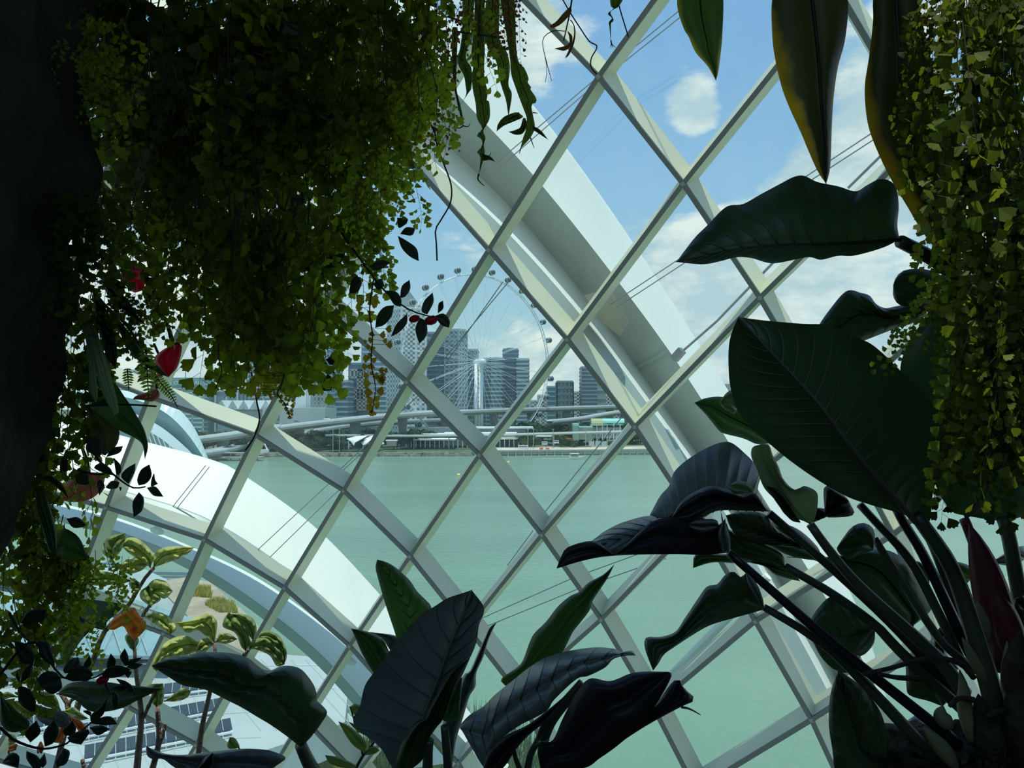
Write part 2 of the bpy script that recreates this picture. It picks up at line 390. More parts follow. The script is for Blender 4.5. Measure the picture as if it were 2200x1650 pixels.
# tie rods and cable pairs outside the glass
def cable(name, pts, off, r, label):
    q = [Pd(x, y, off) for x, y in pts]
    return MB().tube(q, r, 6).build(name, M['cable'], label=label, cat='cable', group='stay cables outside the glass')
cl = [
 ([(1040, 372), (1255, 190), (1460, 22)], 'upper thin cable crossing the topmost full diamond of blue sky'),
 ([(1052, 378), (1262, 196), (1470, 30)], 'lower thin cable of the pair in the topmost blue diamond'),
 ([(1700, 400), (1876, 284)], 'thin cable behind the tip of the long hanging leaf'),
 ([(1715, 405), (1880, 298)], 'second thin cable just below the hanging leaf tip'),
 ([(1310, 655), (1460, 556)], 'thin cable left of the horizontal big leaf tip'),
 ([(1325, 660), (1475, 562)], 'lower cable of the pair left of the horizontal leaf tip'),
 ([(918, 815), (1092, 606)], 'thin cable crossing the ferris wheel spokes'),
 ([(724, 1015), (930, 820), (1080, 606)], 'long thin cable running from the water up past the wheel hub'),
 ([(1165, 1107), (1335, 897)], 'dark cable over open water beside the motor boat'),
 ([(1090, 1215), (1145, 1140)], 'short cable below the second water diamond'),
 ([(1020, 1335), (1235, 1240), (1400, 1180)], 'long slack cable over the lower green water'),
 ([(1035, 1350), (1250, 1262), (1430, 1200)], 'lower of two long cables over the green water'),
 ([(366, 1095), (442, 1000)], 'left cable of the pair over the broad white arch'),
 ([(372, 1103), (450, 1003)], 'right cable of the pair over the broad white arch'),
 ([(554, 1181), (700, 1045), (775, 975)], 'cable running from the broad white arch over the water'),
 ([(578, 1199), (715, 1065), (790, 1000)], 'lower cable running from the broad white arch over the water'),
 ([(1500, 1400), (1600, 1330)], 'thin cable behind the white strut at lower right'),
]
for pts, lab in cl: cable('stay_cable', pts, 0.9, 0.010, lab)
cable('tie_rod', [(1460, 760), (1540, 690), (1665, 560)], 1.7, 0.024, 'thick dark tie rod pinned to the tall white arch')
cable('tie_rod', [(1822, 404), (1893, 334)], 1.7, 0.022, 'thick dark tie rod behind the upper right hanging leaf')
st = MB(); st.tube([Pd(1424, 1470, 0.9), Pd(1650, 1238, 0.9)], 0.085, 10)
st.build('strut', M['rib'], label='white tubular strut rising behind the torn black leaf', cat='strut')
# ------------------------------------------------------------------ water, shore, land
def watermat():
    m = bpy.data.materials.new('bay_water'); m.use_nodes = True; t = m.node_tree; b = t.nodes['Principled BSDF']
    b.inputs['Roughness'].default_value = 0.22; b.inputs['Specular IOR Level'].default_value = 0.30; b.inputs['IOR'].default_value = 1.33
    g = t.nodes.new('ShaderNodeNewGeometry'); mpn = t.nodes.new('ShaderNodeMapping'); mpn.inputs['Scale'].default_value = (0.010, 0.030, 1)
    t.links.new(g.outputs['Position'], mpn.inputs[0])
    n1 = t.nodes.new('ShaderNodeTexNoise'); n1.inputs['Scale'].default_value = 1.0; n1.inputs['Detail'].default_value = 6; t.links.new(mpn.outputs[0], n1.inputs['Vector'])
    rr = t.nodes.new('ShaderNodeValToRGB'); rr.color_ramp.elements[0].position = 0.3; rr.color_ramp.elements[1].position = 0.72
    rr.color_ramp.elements[0].color = (0.140, 0.245, 0.172, 1); rr.color_ramp.elements[1].color = (0.178, 0.300, 0.210, 1)
    t.links.new(n1.outputs[0], rr.inputs[0]); t.links.new(rr.outputs[0], b.inputs['Base Color'])
    n2 = t.nodes.new('ShaderNodeTexNoise'); n2.inputs['Scale'].default_value = 0.55; n2.inputs['Detail'].default_value = 7; t.links.new(g.outputs['Position'], n2.inputs['Vector'])
    bb = t.nodes.new('ShaderNodeBump'); bb.inputs['Strength'].default_value = 0.55; bb.inputs['Distance'].default_value = 0.5
    t.links.new(n2.outputs[0], bb.inputs['Height']); t.links.new(bb.outputs[0], b.inputs['Normal'])
    return m
M['water'] = watermat()
M['grass'] = mat('shore_grass', (0.07, 0.12, 0.055), 0.9, var=0.4, vscale=0.03)
M['paving'] = mat('pale_paving', (0.50, 0.47, 0.38), 0.9, var=0.25, vscale=0.05)
M['rock'] = mat('shore_rock', (0.30, 0.30, 0.25), 0.95, var=0.4, vscale=0.3)
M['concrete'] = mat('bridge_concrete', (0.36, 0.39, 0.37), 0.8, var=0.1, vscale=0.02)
M['concrete_dark'] = mat('concrete_painted_shade', (0.20, 0.23, 0.22), 0.8)  # bridge concrete darkened: shade under the decks put into the colour
M['white'] = mat('white_paint', (0.82, 0.85, 0.83), 0.6)
M['whitesteel'] = mat('white_wheel_steel', (0.70, 0.78, 0.80), 0.5)
M['dark'] = mat('dark_glass', (0.06, 0.09, 0.11), 0.25)
M['roofpale'] = mat('pale_metal_roof', (0.40, 0.46, 0.45), 0.45, var=0.06, vscale=0.3)
M['panel'] = mat('solar_cell', (0.03, 0.045, 0.06), 0.25)
M['red'] = mat('red_barrier', (0.65, 0.10, 0.06), 0.6)
M['yellow'] = mat('yellow_buoy', (0.80, 0.62, 0.08), 0.5)
M['mint'] = mat('mint_shed', (0.33, 0.58, 0.47), 0.7)
M['olive'] = mat('olive_canopy', (0.36, 0.42, 0.25), 0.7)
M['aqua'] = mat('aqua_canopy', (0.28, 0.62, 0.58), 0.6)
tree_m = [leafmat('tree_leaf_dark', (0.030, 0.070, 0.035), (0.04, 0.09, 0.02), 0.15, rough=0.8, spec=0.1, vscale=0.2),
          leafmat('tree_leaf_light', (0.075, 0.14, 0.045), (0.10, 0.18, 0.03), 0.2, rough=0.8, spec=0.1, vscale=0.2),
          leafmat('golden_grass', (0.36, 0.34, 0.05), (0.45, 0.40, 0.05), 0.25, rough=0.8, spec=0.1, vscale=0.8)]
M['bark'] = mat('bark', (0.12, 0.10, 0.08), 0.9)

wm = MB(); wm.add([(-3500, -60, 0), (3500, -60, 0), (3500, 9000, 0), (-3500, 9000, 0)], [(0, 1, 2, 3)])
wm.build('floor', M['water'], label='green bay water with fine ripples', kind='structure')
# far bank: the land behind the quay
bank = [(-900, 560), (-420, 500), (-230, 497), (-140, 506), (-60, 512), (-22, 514), (90, 530), (190, 545), (900, 640), (2500, 900), (2500, 8000), (-3000, 8000), (-3000, 700)]
MB().prism(bank, -1, 2.0).build('trim_1', M['grass'], label='grassy far bank under the city', kind='structure')
prom = [(-22, 512.5), (60, 523), (160, 537), (300, 560), (290, 600), (150, 580), (50, 566), (-30, 560)]
MB().prism(prom, 0.5, 3.4).build('trim_2', M['paving'], label='pale paved waterfront behind the quay wall', kind='structure')
# quay wall on piles
q = empty('quay_wall', (100, 528, 0), 'long quay wall on dark piles under the far waterfront', 'quay')
qa, qb = Vector((-24, 511.5, 0)), Vector((190, 541, 0))
MB().bar(qa + Vector((0, 0, 3.2)), qb + Vector((0, 0, 3.2)), 1.2, 1.1).build('coping', M['concrete'], q)
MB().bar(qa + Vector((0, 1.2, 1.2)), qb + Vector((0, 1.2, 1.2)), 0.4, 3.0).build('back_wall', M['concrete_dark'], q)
pile = None
for k in range(41):
    p = qa.lerp(qb, k / 40)
    if pile is None:
        pile = MB().box((0, 0, 0), 0.8, 0.8, 3.6).build('pile', M['concrete'], q); pile.matrix_parent_inverse = Matrix.Translation(q.location).inverted(); o = pile
    else:
        o = pile.copy(); COL.objects.link(o)
    o.location = (p.x, p.y - 0.4, 1.4)
# rock revetment
rk = MB(); random.seed(3)
for k in range(650):
    t = random.random(); x = -300 + t * 275; y = np.interp(x, [-420, -230, -140, -60, -22], [500, 497, 506, 512, 514]) - 1 - random.random() * 3.5
    s_ = 0.8 + random.random() * 1.4; z = 0.2 + (y - (np.interp(x, [-420, -230, -140, -60, -22], [500, 497, 506, 512, 514]) - 4.5)) * 0.45
    rk.box((x, y, z), s_ * 1.6, s_, s_, random.random() * 3)
rk.build('rock_revetment', M['rock'], label='band of loose boulders along the waterline of the far bank', cat='rocks', kind='stuff')

# ------------------------------------------------------------------ towers
def lattice(mb, p0, p1, z0, z1, fh, hb, vp, vb, dep):
    """proud floor bands and piers along the facade from p0 to p1"""
    p0, p1 = Vector((*p0, 0)), Vector((*p1, 0)); d = p1 - p0; L_ = d.length; rz = math.atan2(d.y, d.x)
    if L_ < 1: return
    nf = max(1, int((z1 - z0) / fh)); mid = (p0 + p1) / 2
    for k in range(nf + 1):
        z = z0 + (z1 - z0) * k / nf
        mb.box((mid.x, mid.y, z), L_ + dep, dep * 2, hb, rz)
    if vp:
        nv = max(1, int(L_ / vp))
        for k in range(nv + 1):
            p = p0 + d * (k / nv); mb.box((p.x, p.y, (z0 + z1) / 2), vb, dep * 2, z1 - z0, rz)
BC = {}
def bm(col, rough=0.5):  # colours lifted towards pale blue, standing in for distance haze
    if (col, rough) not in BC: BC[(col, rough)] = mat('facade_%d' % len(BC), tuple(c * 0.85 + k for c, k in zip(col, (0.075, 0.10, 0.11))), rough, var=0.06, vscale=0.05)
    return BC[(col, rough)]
def tower(label, foot, ytop, glass_c, bar_c, fh=4.0, hb=1.6, vp=0, vb=1.0, dep=0.5, z0=2.0, roof=None, cap=None, cat='building', name='office_tower'):
    """foot: list of (pixel x, depth); extruded from the ground up to pixel row ytop"""
    d0 = foot[0][1]; zt = zat(ytop, d0)
    fp = [(xat(x, d), P(x, 870, d).y) for x, d in foot]
    cxy = (sum(p[0] for p in fp) / len(fp), sum(p[1] for p in fp) / len(fp))
    e = empty(name, (cxy[0], cxy[1], z0), label, cat, 'towers on the far skyline')
    MB().prism(fp, z0, zt).build('core', bm(glass_c, 0.35), e)
    lm = MB(); n = len(fp)
    for k in range(n):
        a, b = fp[k], fp[(k + 1) % n]
        if (a[1] + b[1]) / 2 > cxy[1] + 3: continue          # back walls stay plain
        lattice(lm, a, b, z0, zt, fh, hb, vp, vb, dep)
    lm.build('floor_bands', bm(bar_c), e)
    rb = MB(); rb.prism([((x - cxy[0]) * 0.96 + cxy[0], (y - cxy[1]) * 0.96 + cxy[1]) for x, y in fp], zt, zt + 2.0); rb.build('parapet', bm(bar_c), e)
    if cap:
        x0, x1, yc = cap
        X0, X1 = xat(x0, d0 + 6), xat(x1, d0 + 6)
        MB().prism([(X0, cxy[1] - 8), (X1, cxy[1] - 8), (X1, cxy[1] + 8), (X0, cxy[1] + 8)], zt, zat(yc, d0)).build('plant_room', bm(glass_c, 0.35), e)
    return e, fp, zt
def rect(x0, x1, d, t=30):
    return [(x0, d), (x1, d), ((x1 - 1100) * d / (d + t) + 1100, d + t), ((x0 - 1100) * d / (d + t) + 1100, d + t)]
BL, GR, WH, TEAL = (0.10, 0.17, 0.22), (0.30, 0.36, 0.38), (0.62, 0.66, 0.64), (0.10, 0.26, 0.22)
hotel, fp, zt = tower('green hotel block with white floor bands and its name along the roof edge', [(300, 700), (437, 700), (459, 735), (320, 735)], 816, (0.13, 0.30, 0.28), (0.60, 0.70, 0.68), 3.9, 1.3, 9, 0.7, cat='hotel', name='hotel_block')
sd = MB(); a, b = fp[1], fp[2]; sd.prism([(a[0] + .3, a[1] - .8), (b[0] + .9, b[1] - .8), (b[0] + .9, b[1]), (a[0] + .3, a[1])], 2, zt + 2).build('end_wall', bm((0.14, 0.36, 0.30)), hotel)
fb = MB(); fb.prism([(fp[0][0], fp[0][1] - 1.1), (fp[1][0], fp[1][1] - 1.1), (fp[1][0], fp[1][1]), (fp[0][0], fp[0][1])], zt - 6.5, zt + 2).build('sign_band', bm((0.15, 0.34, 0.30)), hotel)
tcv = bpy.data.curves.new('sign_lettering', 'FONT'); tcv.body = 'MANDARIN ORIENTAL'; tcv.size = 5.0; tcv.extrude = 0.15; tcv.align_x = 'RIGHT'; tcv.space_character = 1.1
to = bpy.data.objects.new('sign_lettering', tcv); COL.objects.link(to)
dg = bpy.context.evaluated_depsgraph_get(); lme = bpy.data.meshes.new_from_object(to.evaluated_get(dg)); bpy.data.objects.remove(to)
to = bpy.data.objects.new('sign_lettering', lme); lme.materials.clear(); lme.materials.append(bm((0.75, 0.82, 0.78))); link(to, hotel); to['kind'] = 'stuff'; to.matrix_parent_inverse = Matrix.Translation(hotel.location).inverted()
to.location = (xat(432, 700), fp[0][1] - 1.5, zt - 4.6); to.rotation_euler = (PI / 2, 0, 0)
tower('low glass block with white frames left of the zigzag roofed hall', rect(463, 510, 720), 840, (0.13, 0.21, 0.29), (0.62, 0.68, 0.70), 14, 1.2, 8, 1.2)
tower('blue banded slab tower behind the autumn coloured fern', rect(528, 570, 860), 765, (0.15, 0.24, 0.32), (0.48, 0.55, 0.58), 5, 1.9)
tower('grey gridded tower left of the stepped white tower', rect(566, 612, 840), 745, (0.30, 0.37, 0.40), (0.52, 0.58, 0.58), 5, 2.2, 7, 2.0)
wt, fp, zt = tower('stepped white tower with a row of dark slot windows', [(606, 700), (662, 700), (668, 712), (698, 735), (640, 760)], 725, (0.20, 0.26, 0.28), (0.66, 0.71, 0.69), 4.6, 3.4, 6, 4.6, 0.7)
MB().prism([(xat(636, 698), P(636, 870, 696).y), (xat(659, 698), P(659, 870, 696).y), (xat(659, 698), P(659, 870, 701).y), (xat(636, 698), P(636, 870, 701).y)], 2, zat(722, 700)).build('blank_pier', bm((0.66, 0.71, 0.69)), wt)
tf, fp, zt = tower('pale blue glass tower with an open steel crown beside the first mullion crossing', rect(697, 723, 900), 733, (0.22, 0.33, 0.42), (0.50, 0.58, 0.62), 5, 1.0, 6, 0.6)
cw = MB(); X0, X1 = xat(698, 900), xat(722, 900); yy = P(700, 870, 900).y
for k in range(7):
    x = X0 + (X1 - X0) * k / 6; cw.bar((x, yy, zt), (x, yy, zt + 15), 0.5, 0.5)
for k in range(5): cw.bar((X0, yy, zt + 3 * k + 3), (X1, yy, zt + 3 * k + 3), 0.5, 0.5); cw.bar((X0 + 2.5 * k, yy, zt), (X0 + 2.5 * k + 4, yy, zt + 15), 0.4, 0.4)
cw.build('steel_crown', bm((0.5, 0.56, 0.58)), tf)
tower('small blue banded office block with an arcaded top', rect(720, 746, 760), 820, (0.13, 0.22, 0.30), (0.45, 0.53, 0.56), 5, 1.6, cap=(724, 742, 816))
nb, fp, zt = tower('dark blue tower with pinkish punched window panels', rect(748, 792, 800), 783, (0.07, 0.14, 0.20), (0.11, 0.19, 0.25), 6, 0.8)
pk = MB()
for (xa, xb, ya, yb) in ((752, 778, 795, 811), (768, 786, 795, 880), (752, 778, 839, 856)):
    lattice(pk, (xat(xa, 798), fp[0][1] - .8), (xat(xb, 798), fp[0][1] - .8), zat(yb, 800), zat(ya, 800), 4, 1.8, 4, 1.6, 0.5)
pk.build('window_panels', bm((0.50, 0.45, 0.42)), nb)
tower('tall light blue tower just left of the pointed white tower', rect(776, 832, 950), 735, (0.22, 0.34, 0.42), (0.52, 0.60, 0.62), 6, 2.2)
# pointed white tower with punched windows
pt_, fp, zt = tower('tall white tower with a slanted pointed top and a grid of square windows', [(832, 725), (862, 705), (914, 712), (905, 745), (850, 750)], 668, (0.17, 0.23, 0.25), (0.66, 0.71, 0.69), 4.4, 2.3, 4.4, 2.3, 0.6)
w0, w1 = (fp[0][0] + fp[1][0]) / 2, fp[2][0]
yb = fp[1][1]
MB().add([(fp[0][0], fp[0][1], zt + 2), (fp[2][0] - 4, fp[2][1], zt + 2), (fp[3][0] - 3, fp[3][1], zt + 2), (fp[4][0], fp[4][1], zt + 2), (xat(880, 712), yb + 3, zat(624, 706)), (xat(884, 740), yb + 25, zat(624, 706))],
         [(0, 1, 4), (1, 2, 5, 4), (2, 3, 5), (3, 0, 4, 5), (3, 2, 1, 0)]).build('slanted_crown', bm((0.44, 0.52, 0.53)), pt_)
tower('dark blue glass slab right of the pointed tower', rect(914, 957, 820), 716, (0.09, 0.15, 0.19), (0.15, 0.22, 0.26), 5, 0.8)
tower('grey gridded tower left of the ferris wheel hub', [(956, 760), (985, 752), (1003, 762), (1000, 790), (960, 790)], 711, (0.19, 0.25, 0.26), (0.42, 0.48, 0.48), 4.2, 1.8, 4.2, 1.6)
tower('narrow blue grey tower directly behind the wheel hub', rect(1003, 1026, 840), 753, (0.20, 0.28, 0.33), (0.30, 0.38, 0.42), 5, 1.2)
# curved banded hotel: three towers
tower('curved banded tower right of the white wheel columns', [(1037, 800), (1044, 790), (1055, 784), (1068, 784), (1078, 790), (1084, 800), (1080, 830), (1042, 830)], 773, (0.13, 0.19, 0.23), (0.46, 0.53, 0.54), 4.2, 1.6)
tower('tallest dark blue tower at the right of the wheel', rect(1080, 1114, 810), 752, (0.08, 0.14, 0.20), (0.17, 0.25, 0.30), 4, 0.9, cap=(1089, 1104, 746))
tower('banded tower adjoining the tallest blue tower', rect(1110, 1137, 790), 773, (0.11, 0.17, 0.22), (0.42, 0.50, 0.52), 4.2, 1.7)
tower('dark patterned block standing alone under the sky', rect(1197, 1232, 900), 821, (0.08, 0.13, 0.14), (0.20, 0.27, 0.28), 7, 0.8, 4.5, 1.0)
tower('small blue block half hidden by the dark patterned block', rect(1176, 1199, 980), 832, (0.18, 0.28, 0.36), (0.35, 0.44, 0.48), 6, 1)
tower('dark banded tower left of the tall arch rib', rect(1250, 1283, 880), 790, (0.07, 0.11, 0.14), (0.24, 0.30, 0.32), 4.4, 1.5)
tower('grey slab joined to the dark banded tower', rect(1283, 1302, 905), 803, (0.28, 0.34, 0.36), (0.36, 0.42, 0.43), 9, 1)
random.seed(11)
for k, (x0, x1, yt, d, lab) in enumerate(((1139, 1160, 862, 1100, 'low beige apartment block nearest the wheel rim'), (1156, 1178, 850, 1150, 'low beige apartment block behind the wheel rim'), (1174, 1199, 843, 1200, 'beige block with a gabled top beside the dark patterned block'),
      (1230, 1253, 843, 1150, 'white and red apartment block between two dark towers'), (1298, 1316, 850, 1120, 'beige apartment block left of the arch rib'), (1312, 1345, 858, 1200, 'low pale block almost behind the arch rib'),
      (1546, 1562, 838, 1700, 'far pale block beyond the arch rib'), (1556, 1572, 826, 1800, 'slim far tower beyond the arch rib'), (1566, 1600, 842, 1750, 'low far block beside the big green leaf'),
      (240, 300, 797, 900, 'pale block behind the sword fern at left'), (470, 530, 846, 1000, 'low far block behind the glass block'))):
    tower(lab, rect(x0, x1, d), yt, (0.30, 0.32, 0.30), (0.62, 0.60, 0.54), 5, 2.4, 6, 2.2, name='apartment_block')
# zigzag roofed hall
hall = empty('exhibition_hall', (xat(530, 660), 660, 2), 'pale exhibition hall with a zigzag folded roof', 'building', 'towers on the far skyline')
X0, X1 = xat(470, 660), xat(612, 660)
MB().prism([(X0, 658), (X1, 658), (X1, 700), (X0, 700)], 2, zat(880, 660)).build('hall_body', bm((0.34, 0.42, 0.42)), hall)
for k in range(6):
    a = X0 + (X1 - X0) * k / 6; b_ = X0 + (X1 - X0) * (k + 1) / 6; z = zat(880, 660); h = zat(860, 660) - z
    MB().add([(a, 655, z), (b_, 655, z), ((a + b_) / 2, 655, z + h), (a, 700, z), (b_, 700, z), ((a + b_) / 2, 700, z + h)], [(0, 1, 2), (5, 4, 3), (0, 2, 5, 3), (1, 4, 5, 2), (0, 3, 4, 1)]).build('roof_fold', bm((0.55, 0.62, 0.61)), hall)
    fr = MB(); fr.bar((a, 654, z), ((a + b_) / 2, 654, z + h), 0.6, 0.6); fr.bar(((a + b_) / 2, 654, z + h), (b_, 654, z), 0.6, 0.6); fr.build('roof_truss', bm((0.7, 0.75, 0.73)), hall)
pod = empty('podium', (xat(650, 640), 640, 2), 'pale podium block with two tall openings above the expressway', 'building', 'towers on the far skyline')
MB().prism([(xat(566, 650), 648), (xat(700, 650), 648), (xat(700, 650), 690), (xat(566, 650), 690)], 2, zat(876, 650)).build('podium_body', bm((0.52, 0.58, 0.56)), pod)
for x in (582, 596): MB().box((xat(x, 648), 647.8, zat(893, 650)), 4, 1.0, 8).build('opening', M['concrete_dark'], pod)  # proud dark blocks; the shade inside the openings is their colour
# distant crane at left
crn = empty('crane', (xat(395, 1000), 1000, 2), 'thin distant tower crane left of the fern fringe', 'crane')
MB().bar((xat(398, 1000), 1000, 2), (xat(398, 1000), 1000, zat(774, 1000)), 1.0, 1.0).build('mast', bm((0.4, 0.46, 0.48)), crn)
MB().bar((xat(365, 1000), 1000, zat(812, 1000)), (xat(402, 1000), 1000, zat(772, 1000)), 0.9, 0.9).build('jib', bm((0.4, 0.46, 0.48)), crn)

# ------------------------------------------------------------------ observation wheel
whl = empty('observation_wheel', (xat(1030, 640), 640, 2), 'giant white observation wheel with glass capsules on the far bank', 'ferris wheel')
HC = Vector((xat(1030, 640), P(1030, 870, 640).y, zat(777, 640))); RW = 75.0; YAW = math.radians(36)
wx = Vector((math.cos(YAW), math.sin(YAW), 0)); wz = Vector((0, 0, 1)); wy = wx.cross(wz)
def wp(a, r, o=0.0): return HC + wx * (math.cos(a) * r) + wz * (math.sin(a) * r) + wy * o
for o_ in (-1.6, 1.6):
    MB().tube([wp(2 * PI * k / 112, RW, o_) for k in range(113)], 0.42, 6).build('rim', M['whitesteel'], whl)
br = MB()
for k in range(112): br.bar(wp(2 * PI * k / 112, RW, -1.6), wp(2 * PI * (k + 1) / 112, RW, 1.6), 0.25, 0.25)
br.build('rim_bracing', M['whitesteel'], whl)
MB().tube([HC - wy * 9, HC - wy * 5, HC + wy * 5, HC + wy * 9], [1.2, 2.2, 2.2, 1.2], 12).build('hub', M['whitesteel'], whl)
for k in range(28):
    for o_ in (-4.5, 4.5): MB().tube([HC + wy * o_, wp(2 * PI * (k + .5) / 28, RW, o_ * 0.3)], 0.13, 4).build('spoke', M['whitesteel'], whl)
for k in range(28):
    a = 2 * PI * k / 28 + 0.06; c = wp(a, RW + 4.6)
    cap = MB().tube([c + wy * q_ for q_ in (-3.4, -3.0, -1.6, 1.6, 3.0, 3.4)], [0.6, 1.7, 2.2, 2.2, 1.7, 0.6], 12).build('capsule', M['dark'], whl, smooth=True)
    ring = MB()
    for o_ in (-1.7, 1.7): ring.tube([c + wy * o_ + (wx * math.cos(t) + wz * math.sin(t)) * 2.45 for t in [2 * PI * q_ / 14 for q_ in range(15)]], 0.22, 5)
    ring.bar(c - wy * 2, wp(a, RW, -1.6), 0.35, 0.35); ring.bar(c + wy * 2, wp(a, RW, 1.6), 0.35, 0.35)
    ring.build('capsule_ring', M['whitesteel'], cap)
for xo in (1022.5, 1034.5):
    MB().tube([P(xo, 800, 640) * 1, Vector((xat(xo, 640), 640, zat(782, 640))), Vector((xat(xo, 640), 640, 2))][1:], 1.45, 14).build('column', M['whitesteel'], whl, smooth=True)
MB().bar(Vector((xat(1020, 640), 640, zat(783, 640))), Vector((xat(1037, 640), 640, zat(783, 640))), 2.4, 3).build('hub_yoke', M['whitesteel'], whl)

# ------------------------------------------------------------------ expressway and lower road bridge
def deck(name, pts, w, h, m, label, piers=0, pz=2.0, barrier=True):
    """pts: (pixel x, pixel y, depth) along the deck"""
    e = empty(name, P(*pts[len(pts) // 2]), label, 'bridge')
    c = [Vector(q_) for q_ in spline([tuple(P(*q_)) for q_ in pts], 60)]
    vs = []; fs = []
    for i, p in enumerate(c):
        t = (c[min(i + 1, 59)] - c[max(i - 1, 0)]); t.z = 0; t.normalize(); s_ = Vector((-t.y, t.x, 0))
        vs += [p - s_ * w / 2, p + s_ * w / 2, p + s_ * w / 2 - Vector((0, 0, h * .45)), p + s_ * w * .25 - Vector((0, 0, h)), p - s_ * w * .25 - Vector((0, 0, h)), p - s_ * w / 2 - Vector((0, 0, h * .45))]
    for i in range(59):
        for u in range(6): fs.append((i * 6 + u, i * 6 + (u + 1) % 6, i * 6 + 6 + (u + 1) % 6, i * 6 + 6 + u))
    MB().add(vs, fs).build('deck', m, e)
    if barrier:
        for sg in (-1, 1):
            b_ = MB()
            for i in range(59):
                t = (c[i + 1] - c[i]); t.z = 0; t.normalize(); s_ = Vector((-t.y, t.x, 0)) * sg * (w / 2 - .2)
                b_.bar(c[i] + s_ + Vector((0, 0, .5)), c[i + 1] + s_ + Vector((0, 0, .5)), 0.3, 1.1)
            b_.build('parapet', M['white'], e)
    for k in range(piers):
        p = c[int((k + .5) * 60 / piers)]; t = Vector((1, 0, 0))
        MB().add([(p.x - 4, p.y - 1, p.z - h), (p.x + 4, p.y - 1, p.z - h), (p.x + 4, p.y + 1, p.z - h), (p.x - 4, p.y + 1, p.z - h), (p.x - 1.6, p.y - 1, pz), (p.x + 1.6, p.y - 1, pz), (p.x + 1.6, p.y + 1, pz), (p.x - 1.6, p.y + 1, pz)],
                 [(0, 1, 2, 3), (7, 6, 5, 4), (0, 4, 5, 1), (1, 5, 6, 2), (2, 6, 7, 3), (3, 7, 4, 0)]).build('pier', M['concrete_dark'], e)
    return e
deck('expressway_viaduct', [(100, 952, 470), (300, 952, 480), (440, 940, 500), (590, 919, 530), (760, 899, 560), (900, 886, 600), (1050, 881, 650), (1200, 876, 700), (1330, 872, 740), (1560, 866, 800)], 16, 3.6, M['concrete'], 'long concrete expressway viaduct crossing in front of the towers', 14)
deck('road_bridge', [(300, 975, 440), (440, 972, 455), (560, 948, 560), (760, 912, 600), (900, 903, 640), (1000, 900, 660)], 10, 3.0, M['concrete'], 'lower road bridge under the expressway viaduct', 6)
deck('slip_road', [(1180, 905, 600), (1250, 898, 620), (1340, 884, 640), (1480, 880, 680)], 8, 2.5, M['concrete'], 'rising slip road behind the aqua canopy', 3)
vc = []
random.seed(5)
for k, (x, y, d) in enumerate(((600, 914, 528), (640, 909, 538), (705, 901, 550), (820, 890, 575), (1090, 879, 662), (1170, 876, 688), (1240, 874, 712))):
    c = P(x, y, d); e = empty('car', c, ['white car far left on the viaduct', 'grey car on the viaduct below the white tower', 'pale van on the viaduct right of the white tower', 'small car on the viaduct under the pointed tower', 'small car on the viaduct right of the wheel columns', 'small car on the viaduct below the tallest tower', 'small car on the viaduct left of the patterned block'][k], 'car', 'cars on the viaduct')
    MB().box(c + Vector((0, -4, .7)), 4.4, 1.8, 0.9).build('car_body', M['white'] if k % 2 == 0 else bm((0.3, 0.33, 0.35)), e); MB().box(c + Vector((0, -4, 1.45)), 2.6, 1.6, 0.7).build('cabin', M['dark'], e)

# ------------------------------------------------------------------ waterfront: wheel terminal, tents, sheds, boat, buoys
term = empty('terminal_building', (xat(1000, 560), 560, 3), 'low terminal under the wheel with tiers of long white roofs', 'building')
tiers = [(890, 1330, 909, 912, 605, 30), (880, 985, 931, 934, 575, 16), (955, 1110, 929, 932, 578, 16), (870, 980, 942, 945, 560, 14), (1020, 1120, 940, 943, 562, 14), (1045, 1112, 935, 937, 570, 12), (985, 1145, 917, 920, 600, 20), (1140, 1190, 936, 938, 570, 10)]
for x0, x1, y0, y1, d, t in tiers[1:]:
    MB().box(((xat(x0, d) + xat(x1, d)) / 2, d, (zat(y0, d) + zat(y1, d)) / 2), xat(x1, d) - xat(x0, d), t, zat(y0, d) - zat(y1, d)).build('roof_tier', M['white'], term)
for x0, x1, y0, y1, d in ((880, 1130, 918, 930, 592), (875, 1120, 933, 942, 585), (872, 1125, 944, 957, 575)):
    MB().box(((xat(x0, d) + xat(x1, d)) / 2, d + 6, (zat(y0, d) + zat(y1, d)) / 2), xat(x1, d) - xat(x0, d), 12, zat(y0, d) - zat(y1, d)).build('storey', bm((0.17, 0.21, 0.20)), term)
cc = MB()
for k in range(26):
    x = 874 + k * 10; cc.bar((xat(x, 556), 556, 3), (xat(x, 556), 556, zat(944, 556)), 0.5, 0.5)
cc.build('colonnade', M['white'], term)
mono = deck('walkway_bridge', [(700, 936, 545), (900, 937, 548), (1100, 934, 552), (1250, 930, 556), (1400, 926, 562)], 4, 0.9, M['concrete'], 'thin elevated walkway running along the far waterfront', 0, 3)
for k in range(9):
    x = 740 + k * 75; d = 547 + k * 1.6; MB().bar((xat(x, d), d, 2), (xat(x, d), d, zat(935, d)), 0.6, 0.6).build('post', M['concrete'], mono)
sl = MB()
